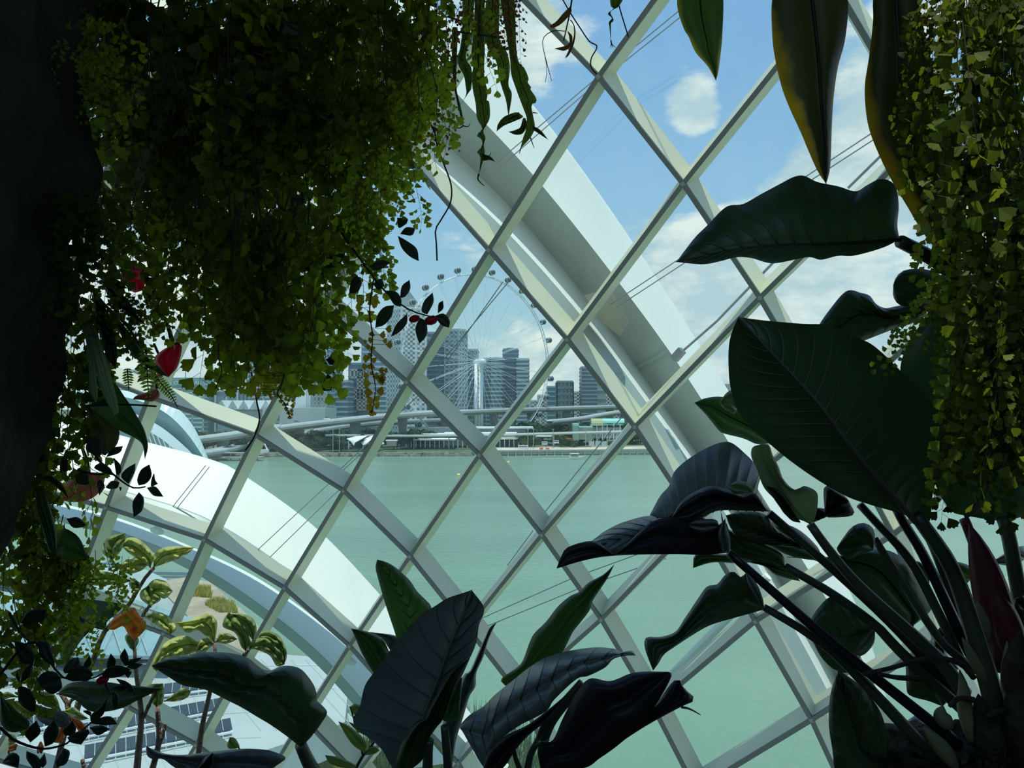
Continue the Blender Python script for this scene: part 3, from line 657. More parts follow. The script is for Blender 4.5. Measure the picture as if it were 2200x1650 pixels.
def sail(name, pts, d, label):
    e = empty(name, P(pts[0][0], 968, d), label, 'canopy', 'white stage canopies')
    vs = [P(x, y, d + dd) for x, y, dd in pts]; c = sum(vs, Vector()) / len(vs) + Vector((0, 0, 1.2)); n = len(vs)
    vv = vs + [c] + [v - Vector((0, 0, .5)) for v in vs] + [c - Vector((0, 0, .5))]
    fs = [(k, (k + 1) % n, n) for k in range(n)] + [(n + 1 + (k + 1) % n, n + 1 + k, 2 * n + 1) for k in range(n)] + [(k, n + 1 + k, n + 1 + (k + 1) % n, (k + 1) % n) for k in range(n)]
    MB().add(vv, fs).build('membrane', M['white'], e, smooth=True)
    MB().bar(P(pts[0][0] + 4, pts[0][1] + 2, d + 3), P(pts[0][0] + 4, 965, d + 3), 0.5, 0.5).build('mast', M['white'], e)
sail('stage_canopy', [(745, 942, 0), (765, 937, 6), (790, 935, 9), (778, 942, 4), (763, 950, 1), (760, 957, 0), (754, 948, 0)], 520, 'white peaked stage canopy at the left of the far waterfront')
sail('stage_canopy', [(776, 950, 0), (786, 941, 6), (800, 936, 8), (812, 938, 8), (820, 948, 3), (800, 950, 1), (780, 956, 0)], 525, 'rounded white stage canopy cut by the falling mullion')
sail('stage_canopy', [(806, 948, 0), (815, 943, 4), (826, 952, 2), (822, 954, 0)], 518, 'small white stage canopy right of the mullion')
kiosk = empty('kiosk', (xat(842, 530), 530, 2), 'small pink kiosk on the far waterfront', 'kiosk')
MB().box((xat(842, 530), 530, zat(952, 530)), 6.5, 5, 4).build('kiosk_body', bm((0.5, 0.33, 0.30)), kiosk); MB().box((xat(842, 530), 530, zat(946, 530)), 8, 6, .6).build('kiosk_roof', M['white'], kiosk)
shed = empty('mint_shed', (xat(1240, 565), 565, 3), 'mint green shed with a taller end block on the waterfront', 'shed')
MB().box((xat(1236, 565), 565, zat(930, 565)), xat(1242, 565) - xat(1230, 565), 8, zat(910, 565) - zat(950, 565)).build('tall_block', bm((0.30, 0.48, 0.36)), shed)
MB().box((xat(1236, 565), 565, zat(912, 565)), xat(1243, 565) - xat(1230, 565), 9, 1.8).build('tall_block_roof', M['mint'], shed)
MB().box((xat(1256, 567), 567, zat(930, 567)), xat(1272, 567) - xat(1242, 567), 8, zat(917, 567) - zat(945, 567)).build('shed_body', bm((0.34, 0.44, 0.34)), shed)
MB().box((xat(1256, 567), 566, zat(917, 567)), xat(1272, 567) - xat(1241, 567), 10, 1.2).build('shed_roof', M['mint'], shed)
gal = empty('barrel_canopy', (xat(1310, 575), 575, 3), 'barrel roofed canopy half olive and half aqua on slim posts', 'canopy')
def barrel(x0, x1, yt, ybm, d, m, nm):
    vs = []; z0, z1 = zat(ybm, d), zat(yt, d); R_ = (z1 - z0)
    for X in (xat(x0, d), xat(x1, d)):
        for k in range(9):
            a = PI * k / 8; vs.append((X, d - math.cos(a) * R_, z0 + math.sin(a) * R_))
    MB().add(vs, [(k, k + 1, 10 + k, 9 + k) for k in range(8)] + [tuple(range(8, -1, -1)), tuple(range(9, 18)), (0, 9, 17, 8)]).build(nm, m, gal)
barrel(1269, 1294, 899, 914, 575, M['olive'], 'olive_vault'); barrel(1294, 1340, 899, 909, 575, M['aqua'], 'aqua_vault')
MB().box((xat(1315, 575), 575, zat(912, 575)), 16, 8, .6).build('fascia', M['aqua'], gal)
pp = MB()
for x in (1270, 1282, 1294, 1304, 1318, 1332): pp.bar((xat(x, 571), 571, 3), (xat(x, 571), 571, zat(911, 571)), 0.5, 0.5)
for x in (1272, 1284, 1296, 1308, 1320): pp.bar((xat(x, 571), 571, zat(945, 571)), (xat(x + 10, 571), 571, zat(925, 571)), 0.3, 0.3)
pp.build('posts', M['white'], gal)
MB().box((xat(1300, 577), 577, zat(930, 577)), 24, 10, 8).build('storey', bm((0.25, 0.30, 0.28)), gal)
for x0, x1, lab in ((1265, 1277, 'left of three grey hoarding panels behind the quay'), (1278, 1290, 'middle of three grey hoarding panels behind the quay'), (1291, 1303, 'right of three grey hoarding panels behind the quay')):
    MB().box((xat((x0 + x1) / 2, 545), 545, zat(953, 545)), 3.8, .5, 3.6).build('hoarding_panel', bm((0.38, 0.42, 0.42)), label=lab, cat='panel', group='hoarding panels')
for x, lab in ((1163, 'left red barrier on the quay edge'), (1176, 'right red barrier on the quay edge')):
    MB().box((xat(x, 527), 527, 4.0), 2.6, 1, 1.2).add([], []).build('barrier', M['red'], label=lab, cat='barrier')
for x, y, d, w, lab, nm in ((1124, 960, 530, 7, 'white coach parked behind the quay', 'coach'), (1222, 945, 560, 5, 'red truck parked by the mint shed', 'truck'), (1170, 952, 552, 4, 'grey van parked among the trees', 'van'), (1195, 949, 556, 4, 'silver car parked by the grassy mound', 'car')):
    e = empty(nm, P(x, y + 3, d), lab, 'vehicle'); c = P(x, y, d); cm_ = M['white'] if nm != 'truck' else M['red']
    MB().box(c, w, 2.4, 2.2).build('body', cm_, e); MB().box(c + Vector((0, -.1, .3)), w * .86, 2.5, .7).build('windows', M['dark'], e)
lp = MB()
for k, (x, d) in enumerate(((1084 + 50, 532), (1146, 533), (1188, 545), (1258, 548), (716, 512), (730, 512))):
    MB().bar((xat(x, d), d, 2), (xat(x, d), d, zat(922, d)), 0.4, 0.4).add([], []).bar((xat(x, d) - 1, d, zat(922, d)), (xat(x, d) + 1, d, zat(922, d)), 0.3, 0.3).build('lamp_post', M['concrete'], label=['lamp post by the white coach', 'second lamp post by the white coach', 'lamp post left of the mint shed', 'lamp post in front of the mint shed', 'lamp post at the left of the rocky bank', 'second lamp post at the left of the rocky bank'][k], cat='lamp post')
bt = empty('motor_boat', P(1236, 984, 470), 'small white motor boat with a canopy crossing the bay', 'boat')
c = Pz(1236, 986, 0.0); dB = c.y
MB().add([c + Vector(v) for v in ((-4, -1.2, .1), (3, -1.2, .1), (5, 0, .3), (3, 1.2, .1), (-4, 1.2, .1), (-4, -1.5, 1.3), (3, -1.5, 1.5), (6, 0, 1.9), (3, 1.5, 1.5), (-4, 1.5, 1.3))], [(4, 3, 2, 1, 0), (5, 6, 7, 8, 9), (0, 1, 6, 5), (1, 2, 7, 6), (2, 3, 8, 7), (3, 4, 9, 8), (4, 0, 5, 9)]).build('hull', M['white'], bt)
MB().box(c + Vector((-.4, 0, 3.4)), 5.5, 2.4, .25).build('canopy', M['white'], bt); MB().box(c + Vector((-.4, 0, 2.1)), 4.6, 1.8, 1.2).build('cabin', bm((0.35, 0.18, 0.14)), bt)
for dx in (-3, 2.2):
    for dy in (-1, 1): MB().bar(c + Vector((dx, dy, 1.3)), c + Vector((dx, dy, 3.4)), .12, .12).build('post', M['white'], bt)
wk = MB()
for k in range(12):
    t = k / 11; wk.box(c + Vector((-4 - 22 * t, random.uniform(-.4, .4), 0.05)), 2.6, 0.8 - .5 * t, 0.12)
wk.build('wake', M['white'], bt)
for x, y, lab in ((1092, 994, 'right yellow buoy on the bay'), (985, 1021, 'left yellow buoy on the bay')):
    c = Pz(x, y, 0); MB().tube([c + Vector((0, 0, z)) for z in (-.2, .1, .5, .9)], [.7, 1.1, .9, .2], 10).build('buoy', M['yellow'], label=lab, cat='buoy', smooth=True)
# white pontoon and A-frame by the left bank
pn = empty('pontoon', Pz(565, 978, 0), 'white pontoon with an A shaped gantry at the left bank', 'pontoon')
c = Pz(567, 980, 0)
MB().box(c + Vector((0, 0, .8)), 15, 5, 1.6).build('hull', M['white'], pn); MB().box(c + Vector((-2, 0, 3)), 10, 3.5, 3).build('deckhouse', M['white'], pn)
for s_ in (-1, 1): MB().bar(c + Vector((s_ * 5 - 2, 0, 3)), c + Vector((-2, 0, 13)), .8, .8).build('gantry_leg', M['white'], pn)
jt = empty('jetty', Pz(500, 975, 0), 'low dark jetty under the viaduct at left', 'jetty')
MB().box((xat(490, 470), 470, 1.8), 45, 7, 1.0).build('platform', M['concrete'], jt); MB().box((xat(490, 473), 473, 4.6), 40, 5, .6).build('jetty_roof', M['concrete'], jt)
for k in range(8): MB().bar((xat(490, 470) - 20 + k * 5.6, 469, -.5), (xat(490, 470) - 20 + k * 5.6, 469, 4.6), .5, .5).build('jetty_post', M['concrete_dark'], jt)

# ------------------------------------------------------------------ trees on the far bank
def crown_mesh(name, seed, n, leafs, m, squash=0.7):
    rnd = random.Random(seed); vs = []; fs = []
    blobs = [(Vector((rnd.uniform(-.6, .6), rnd.uniform(-.6, .6), rnd.uniform(-.3, .35))), rnd.uniform(.35, .6)) for _ in range(9)]
    for k in range(n):
        c, r = blobs[k % 9]
        d = Vector((rnd.gauss(0, 1), rnd.gauss(0, 1), rnd.gauss(0, 1))).normalized(); p = c + d * r * rnd.uniform(.8, 1.05); p.z *= squash
        a = Vector((rnd.gauss(0, 1), rnd.gauss(0, 1), rnd.gauss(0, 1))).normalized(); u = d.cross(a).normalized(); w = (u.cross(d) * .8 + d * .5)
        s_ = leafs * rnd.uniform(.6, 1.3); b0 = len(vs)
        vs += [p - u * s_, p - w * s_ * .6, p + u * s_, p + w * s_]; fs += [(b0, b0 + 1, b0 + 2, b0 + 3)]
    me = bpy.data.meshes.new(name); me.from_pydata([tuple(v) for v in vs], [], fs); me.materials.append(m); return me
crowns = [crown_mesh('crown_mesh', 40 + k, 700, 0.17, tree_m[k % 2]) for k in range(4)]
trk = bpy.data.meshes.new('trunk_mesh'); tb = MB().tube([(0, 0, -1), (0.02, 0, -.4), (0, 0, .1)], [.07, .05, .03], 6); trk.from_pydata(tb.v, [], tb.f); trk.materials.append(M['bark'])
def tree(c, s_, k, label, group):
    e = empty('tree', (c[0], c[1], c[2]), label, 'tree', group)
    o = bpy.data.objects.new('crown', crowns[k]); link(o, e); o.location = (0, 0, s_ * .95); o.scale = (s_, s_, s_); o.rotation_euler = (0, 0, random.uniform(0, 6))
    t = bpy.data.objects.new('trunk', trk); link(t, e); t.location = (0, 0, s_ * .95); t.scale = (s_, s_, s_)
    return e
random.seed(21)
belt = []
for k in range(90): belt.append((random.uniform(-330, -66), random.uniform(528, 600), random.uniform(5.5, 9.5), 0))
for k in range(46): belt.append((random.uniform(10, 180), random.uniform(605, 690), random.uniform(7, 12), 0))
for k in range(40): belt.append((random.uniform(190, 900), random.uniform(680, 760), random.uniform(9, 14), 0))
for x, y, s_, k in belt: 
    zone = 'beyond the bay at the right, past the tall arch' if x > 188 else 'behind the mint shed and barrel canopy' if x > 95 else 'between the terminal roofs and the patterned block' if x > 0 else 'behind the stage canopies' if x > -130 else 'under the viaduct below the stepped white tower' if x > -220 else 'under the viaduct beside the white pontoon'
    tree((x, y, 2), s_, k + (random.random() < .3) * 2, 'dark green tree in the belt ' + zone, 'trees along the far bank')
for x, y, d, s_, lab in ((1128, 935, 560, 8, 'bright green tree right of the terminal roofs'), (1110, 938, 562, 6, 'bright green tree touching the terminal roofs'), (1148, 930, 566, 6.5, 'bright green tree left of the lamp post'), (1205, 928, 565, 7, 'light green tree left of the mint shed'), (1216, 940, 560, 4.5, 'round light green shrub by the mint shed'), (1232, 944, 556, 4, 'hedge like shrub below the mint shed'), (935, 928, 572, 5, 'palm like tree among the terminal roofs'), (1047, 940, 556, 4, 'small tree below the terminal roofs')):
    tree((xat(x, d), d, 2.5), s_, 1 if s_ > 4.2 else 3, lab, 'green trees around the terminal')

# ------------------------------------------------------------------ neighbour conservatory at left: shell of glass between white ribs
fd = empty('conservatory', P(330, 960, 150), 'neighbouring white ribbed glass conservatory beyond the broad arch', 'conservatory')
M['shellglass'] = mat('milky_shell_glass', (0.55, 0.68, 0.70), 0.2, var=0.08, vscale=0.1)
M['shellteal'] = mat('teal_shell_glass', (0.22, 0.36, 0.37), 0.15, var=0.15, vscale=0.2)
def band(e1, e2, d1, d2, m, nm):
    A_ = [P(q_[0], q_[1], d1) for q_ in spline(e1, 24)]; B_ = [P(q_[0], q_[1], d2) for q_ in spline(e2, 24)]
    vs = []; fs = []
    for a, b_ in zip(A_, B_): vs += [a, b_, b_ + Vector((0, .6, -.3)), a + Vector((0, .6, -.3))]
    for k in range(23):
        for u in range(4): fs.append((k * 4 + u, k * 4 + (u + 1) % 4, k * 4 + 4 + (u + 1) % 4, k * 4 + 4 + u))
    MB().add(vs, fs).build(nm, m, fd, smooth=False)
s0 = [(150, 820), (260, 838), (330, 852), (385, 880), (420, 925), (446, 985)]
s1 = [(150, 842), (250, 850), (310, 865), (360, 890), (405, 935), (442, 990)]
s2 = [(150, 868), (250, 876), (300, 893), (350, 920), (400, 962), (436, 1000)]
s3 = [(150, 900), (250, 905), (290, 915), (340, 938), (385, 975), (425, 1010)]
s4 = [(150, 1000), (250, 1010), (300, 1020), (350, 1030), (390, 1040), (420, 1045)]
band(s0, s1, 152, 150, M['shellglass'], 'outer_rib'); band(s1, s2, 150, 151, M['shellteal'], 'glass_band'); band(s2, s3, 149, 148, M['shellglass'], 'middle_rib'); band(s3, s4, 148.5, 150, M['shellteal'], 'lower_glass_band')
tz = MB()
for k in range(12):
    x = 290 + k * 12; tz.bar(P(x, 905 + k * 8, 147), P(x + 14, 945 + k * 7, 147), .15, .15)
tz.build('truss', M['rib'], fd)

# ------------------------------------------------------------------ lower left: roof with solar panels, path, planting
ZR = 11.0
land = [tuple(Pz(x, y, 2.2))[:2] for x, y in ((-700, 1150), (-100, 1160), (300, 1215), (480, 1300), (640, 1420), (760, 1540), (900, 1590), (1080, 1640), (1150, 1720), (1300, 2300), (-900, 2300))]
MB().prism(land, -1, 2.0).build('trim_3', mat('pale_terrace', (0.34, 0.42, 0.40), 0.6, var=0.15, vscale=0.08), label='near bank below the dome', kind='structure')
path_ = [tuple(Pz(x, y, 2.3))[:2] for x, y in ((330, 1250), (400, 1240), (450, 1250), (520, 1310), (600, 1390), (520, 1420), (430, 1350))]
MB().prism(path_, 1.9, 2.3).build('trim_4', mat('tan_path', (0.34, 0.30, 0.22), 0.9, var=0.2, vscale=0.3), label='tan paved path seen below the arches', kind='structure')
roof = empty('terrace_roof', Pz(350, 1500, ZR), 'large pale metal roof carrying rows of solar panels below at lower left', 'roof')
rp = [tuple(Pz(x, y, ZR))[:2] for x, y in ((-500, 1440), (240, 1400), (470, 1396), (677, 1411), (747, 1491), (741, 1551), (693, 1572), (560, 1615), (420, 1760), (-600, 1760))]
MB().prism(rp, ZR - 2.2, ZR).build('roof_deck', M['roofpale'], roof)
def on_roof(x, y, z=ZR): return Pz(x, y, z)
se = MB()
for k in range(26):
    x = -100 + k * 34
    se.bar(on_roof(x * .92 + 60, 1418), on_roof(x + 150, 1648 if x < 380 else 1570), .05, .08)
for y0, y1 in ((1440, 1430), (1500, 1480), (1560, 1530), (1610, 1585)): se.bar(on_roof(-60, y0), on_roof(720 if y0 < 1550 else 560, y1), .05, .06)
se.build('standing_seams', bm((0.33, 0.38, 0.38)), roof)
rows = [((-20, 1468), (450, 1402), 'farthest'), ((330, 1492), (445, 1478), 'short upper'), ((170, 1580), (480, 1520), 'middle'), ((-20, 1580), (160, 1545), 'far left middle'), ((180, 1628), (500, 1566), 'nearest')]
for (a, b_, w) in rows:
    pa, pb = on_roof(*a, ZR + .5), on_roof(*b_, ZR + .5)
    e = empty('solar_array', (pa + pb) / 2, w + ' row of dark solar panels on the pale roof', 'solar panels', 'solar panel rows')
    n = max(6, int((pb - pa).length / 0.6)); d = (pb - pa) / n; s_ = Vector((-d.y, d.x, 0)).normalized()
    if s_.y < 0: s_ = -s_
    for k in range(n):
        p = pa + d * k
        vs = [p + d * .04, p + d * .96, p + d * .96 + s_ * 1.15 + Vector((0, 0, .38)), p + d * .04 + s_ * 1.15 + Vector((0, 0, .38))]
        MB().add(vs + [v - Vector((0, 0, .06)) for v in vs], [(0, 1, 2, 3), (7, 6, 5, 4), (0, 4, 5, 1), (1, 5, 6, 2), (2, 6, 7, 3), (3, 7, 4, 0)]).build('panel', M['panel'], e)
    rl = MB(); rl.bar(pa - s_ * .3 - Vector((0, 0, .1)), pb - s_ * .3 - Vector((0, 0, .1)), .10, .14)
    for k in range(0, n + 1, 8): rl.bar(pa + d * k + s_ * .6, pa + d * k + s_ * .6 - Vector((0, 0, .5)), .1, .1)
    rl.build('support_rail', M['white'], e)
# glazed canopy with white truss bars left of the roof
gc = empty('glazed_canopy', Pz(120, 1330, 14), 'teal glazed canopy with white truss bars at far lower left', 'canopy')
gp = [(-120, 1250), (120, 1235), (330, 1300), (420, 1330), (360, 1410), (120, 1405), (-120, 1420)]
MB().prism([tuple(Pz(x, y, 13))[:2] for x, y in gp], 12.7, 13).build('canopy_glass', M['shellteal'], gc)
random.seed(9)
for k in range(8):
    x = -60 + k * 56; MB().bar(Pz(x, 1262 + max(0, x - 120) * .22, 13.3), Pz(x + 40, 1400, 13.3), .07, .07).build('truss_bar', M['concrete'], gc)
for k in range(6):
    x = -40 + k * 68; MB().bar(Pz(x + 40, 1290, 13.4), Pz(x - 10, 1395, 13.4), .05, .05).build('brace', M['concrete'], gc)
# golden hedges
def tuft(name, pix, z, n, h, m, label, w=0.05, grp=None):
    vs = []; fs = []; rnd = random.Random(len(label))
    ps = [Pz(x, y, z) for x, y in pix]; cx_ = sum((p for p in ps), Vector()) / len(ps)
    for k in range(n):
        i = rnd.randrange(len(ps)); a, b_ = ps[i], ps[(i + 1) % len(ps)]; u, v = rnd.random(), rnd.random()
        p = cx_ + (a.lerp(b_, u) - cx_) * math.sqrt(v)
        an = rnd.uniform(0, 6.28); d = Vector((math.cos(an), math.sin(an), 0)); l = h * rnd.uniform(.6, 1.2); b0 = len(vs)
        s_ = d.cross(Vector((0, 0, 1))) * w * h
        vs += [p - s_, p + s_, p + d * l * .35 + Vector((0, 0, l))]; fs.append((b0, b0 + 1, b0 + 2))
    MB().add(vs, fs).build(name, m, label=label, cat='grass', kind='stuff')
tuft('golden_grass', [(700, 1570), (760, 1590), (800, 1660), (770, 1700), (620, 1690), (600, 1630)], 2, 2600, 1.8, tree_m[2], 'golden ornamental grass below the end of the solar roof', .06)
tuft('golden_hedge', [(462, 1290), (500, 1298), (512, 1318), (470, 1316), (440, 1300)], 2.3, 900, 1.0, tree_m[2], 'golden hedge beside the tan path', .1)
tuft('golden_shrub', [(410, 1265), (450, 1268), (455, 1285), (415, 1282)], 2.3, 600, 1.2, tree_m[2], 'yellow green shrub at the head of the tan path', .1)
tuft('golden_shrub', [(670, 1425), (720, 1440), (760, 1490), (730, 1480)], 3, 500, 1.6, tree_m[2], 'yellow shrubs beside the right end of the solar roof', .1)
tuft('reed_bank', [(770, 1620), (900, 1600), (1000, 1560), (1130, 1600), (1180, 1680), (900, 1720), (780, 1700)], 2, 2500, 3.0, tree_m[1], 'loose green reeds on the near bank at bottom centre', .03)
# ------------------------------------------------------------------ inside: planted rock around the look-out
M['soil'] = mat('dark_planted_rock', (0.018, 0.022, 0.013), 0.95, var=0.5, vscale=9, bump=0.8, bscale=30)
def sheet(name, plan, z0, z1, xoff, thick, label, seed):
    """rough wall: plan line (x, y) extruded upwards, its free edge moved by xoff(z)"""
    n, mz = 60, 60; pl = spline(plan, n); vs = []; fs = []
    for layer in (0, 1):
        for j in range(mz + 1):
            z = z0 + (z1 - z0) * j / mz
            for i, q in enumerate(pl):
                t = i / (n - 1); x = q[0] + xoff(z) * t ** 2
                d = noise.fractal(Vector((x * 5 + seed, q[1] * 5, z * 5)), 1.0, 2.0, 4) * 0.05
                sg = 1 if plan[0][0] < 0 else -1
                vs.append((x + sg * d - sg * layer * thick * (1 - .8 * t), q[1] + d * .5 + (layer * .02 if i == n - 1 else 0), z))
    w = n
    for layer in (0, 1):
        o = layer * (mz + 1) * w
        for j in range(mz):
            for i in range(w - 1): fs.append((o + j * w + i, o + j * w + i + 1, o + (j + 1) * w + i + 1, o + (j + 1) * w + i))
    o = (mz + 1) * w
    for j in range(mz): fs.append((j * w + w - 1, o + j * w + w - 1, o + (j + 1) * w + w - 1, (j + 1) * w + w - 1))
    MB().add(vs, fs).build(name, M['soil'], smooth=True, label=label, kind='structure')
def interp(xs, ys): return lambda v: float(np.interp(v, xs, ys))
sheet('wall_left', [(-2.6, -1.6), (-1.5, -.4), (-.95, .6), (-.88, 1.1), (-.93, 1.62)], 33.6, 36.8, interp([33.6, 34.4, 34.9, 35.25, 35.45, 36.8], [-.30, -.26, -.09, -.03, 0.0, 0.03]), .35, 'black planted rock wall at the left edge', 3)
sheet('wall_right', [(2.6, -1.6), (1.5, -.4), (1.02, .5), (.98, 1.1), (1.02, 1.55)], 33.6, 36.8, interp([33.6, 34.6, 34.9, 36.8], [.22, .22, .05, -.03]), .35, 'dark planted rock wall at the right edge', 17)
MB().box((0, -2.3, 34.6), 6.4, .5, 2.4).build('wall_back', M['soil'], label='unseen rock added behind the look-out, kept low to let light in', kind='structure')  # unseen wall added to darken the room, lowered to admit sky light
MB().box((-1.32, 1.17, 36.9), 3.96, 2.36, .7).box((1.98, 1.735, 36.9), 2.64, 1.23, .7).build('ceiling', M['soil'], label='unseen planted rock overhang, shaped to shade the look-out and pass some sun', kind='structure')  # unseen; built for shade, notched so sun reaches the right ferns
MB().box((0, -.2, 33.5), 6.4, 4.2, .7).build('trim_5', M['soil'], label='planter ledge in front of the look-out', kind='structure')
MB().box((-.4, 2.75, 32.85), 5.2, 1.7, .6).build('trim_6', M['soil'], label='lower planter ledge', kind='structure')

# ------------------------------------------------------------------ leaf builders
K = {1: (500, 0, .31818), 2: (0, 500, .31818), 3: (600, 500, .31818), 4: (0, 1000, .31818), 5: (200, 1125, .31818), 6: (700, 1125, .36364), 7: (1500, 1125, .31818),
     8: (1500, 600, .31818), 9: (1400, 0, .36364), 10: (1100, 700, .31818), 11: (400, 640, .16364), 12: (0, 1290, .21818), 13: (850, 0, .22727), 14: (1900, 0, .36364), 15: (150, 500, .24242), 16: (0, 900, .24242), 0: (0, 0, 1.0)}
def px(k, pts): ox, oy, s_ = K[k]; return [(ox + p[0] * s_, oy + p[1] * s_) for p in pts]
def blade(name, base, left, tip, right, d0, d1, m, parent, mid=None, bulge=0.03, dl=0.0, dr=0.0, veins=14, amp=0.0022, n=56, w=7, rib=0.0, ribm=None, label=None, wav=0.0, k=0, crease=0.0, crk=0.0, vein=0.0, veinm=None, slant=.22):
    """a leaf blade lofted between two traced margins over its midrib; d0 / d1 depth at base and tip, dl / dr how far each margin stands back"""
    pl = px(k, [base] + list(left) + [tip]); pr = px(k, [base] + list(right) + [tip])
    Lc, Rc = spline(pl, n), spline(pr, n)
    Mc = spline(px(k, [base] + list(mid) + [tip]), n) if mid else [(a + b) / 2 for a, b in zip(Lc, Rc)]
    vs = []; fs = []; W_ = 2 * w + 1; midp = []; mg = []
    sd = (hash((round(pl[0][0]), round(pl[0][1]))) % 1000) * .37
    for i in range(n):
        u = i / (n - 1); dd = d0 + (d1 - d0) * u; env = math.sin(PI * min(1, max(0, u))) ** .7
        for j in range(-w, w + 1):
            v = abs(j) / w; e = Lc[i] if j < 0 else Rc[i]; q = Mc[i] * (1 - v) + e * v
            off = (dl if j < 0 else dr) * v ** 1.4 * env - bulge * (1 - (2 * v - 1) ** 2) * env - crease * (1 - v) * env
            off += 1.6 * amp * (abs(math.sin(PI * (veins * (u - slant * v)))) ** .6 - .6) * env * min(1, v * 4) * (1 - v ** 4)
            if wav: off += wav * v * v * math.sin(u * 17 + sd + (2 if j < 0 else 0)) * env
            if crk: off += crk * noise.noise(Vector((q[0] * .09, q[1] * .09, sd))) * env
            vs.append(P(q[0], q[1], dd + off)); mg.append(v * (.35 + .65 * u) if j < 0 else v * (.2 + .6 * u))
            if j == 0: midp.append(P(q[0], q[1], dd + off - rib * .8))
    for i in range(n - 1):
        for j in range(W_ - 1): fs.append((i * W_ + j, i * W_ + j + 1, (i + 1) * W_ + j + 1, (i + 1) * W_ + j))
    o = MB().add(vs, fs).build(name, m, parent, smooth=True, label=label)
    at = o.data.attributes.new('margin', 'FLOAT', 'POINT'); at.data.foreach_set('value', mg)
    if vein > 0:
        vm = MB()
        for sgn in (-1, 1):
            for q_ in range(1, veins):
                pts = []; r_ = []
                for j in range(0, w + 1):
                    u = q_ / veins + slant * j / w
                    if u > .985: break
                    f = u * (n - 1); i = int(f); a, b_ = vs[i * W_ + w + sgn * j], vs[min(i + 1, n - 1) * W_ + w + sgn * j]
                    p = a.lerp(b_, f - i); pts.append(p + (EYE - p).normalized() * vein * .35); r_.append(vein * (1.05 - .85 * j / w))
                if len(pts) > 2: vm.tube(pts, r_, 4)
        vo = vm.build('veins', veinm or M['ribpale'], o, smooth=True); vo['kind'] = 'stuff'
    if rib > 0:
        MB().tube(midp, [rib * (1.15 - .95 * i / (n - 1)) for i in range(n)], 6).build('midrib', ribm or m, o, smooth=True)
    return o
def leafp(name, poly, tip, d0, d1, m, parent, k=0, **kw):
    """poly starts at the leaf base; poly[tip] is the tip"""
    kw.setdefault('n', 16); kw.setdefault('w', 4); kw.setdefault('veins', 6); kw.setdefault('bulge', 0.012); kw.setdefault('amp', 0.0012)
    return blade(name, poly[0], poly[1:tip], poly[tip], poly[:tip:-1], d0, d1, m, parent, k=k, **kw)
def stalk(name, pts, d0, d1, r0, r1, m, parent, k=0, n=18, label=None, seg=8):
    c = spline(px(k, pts), n); q = [P(p[0], p[1], d0 + (d1 - d0) * i / (n - 1)) for i, p in enumerate(c)]
    return MB().tube(q, [r0 + (r1 - r0) * i / (n - 1) for i in range(n)], seg).build(name, m, parent, smooth=True, label=label)

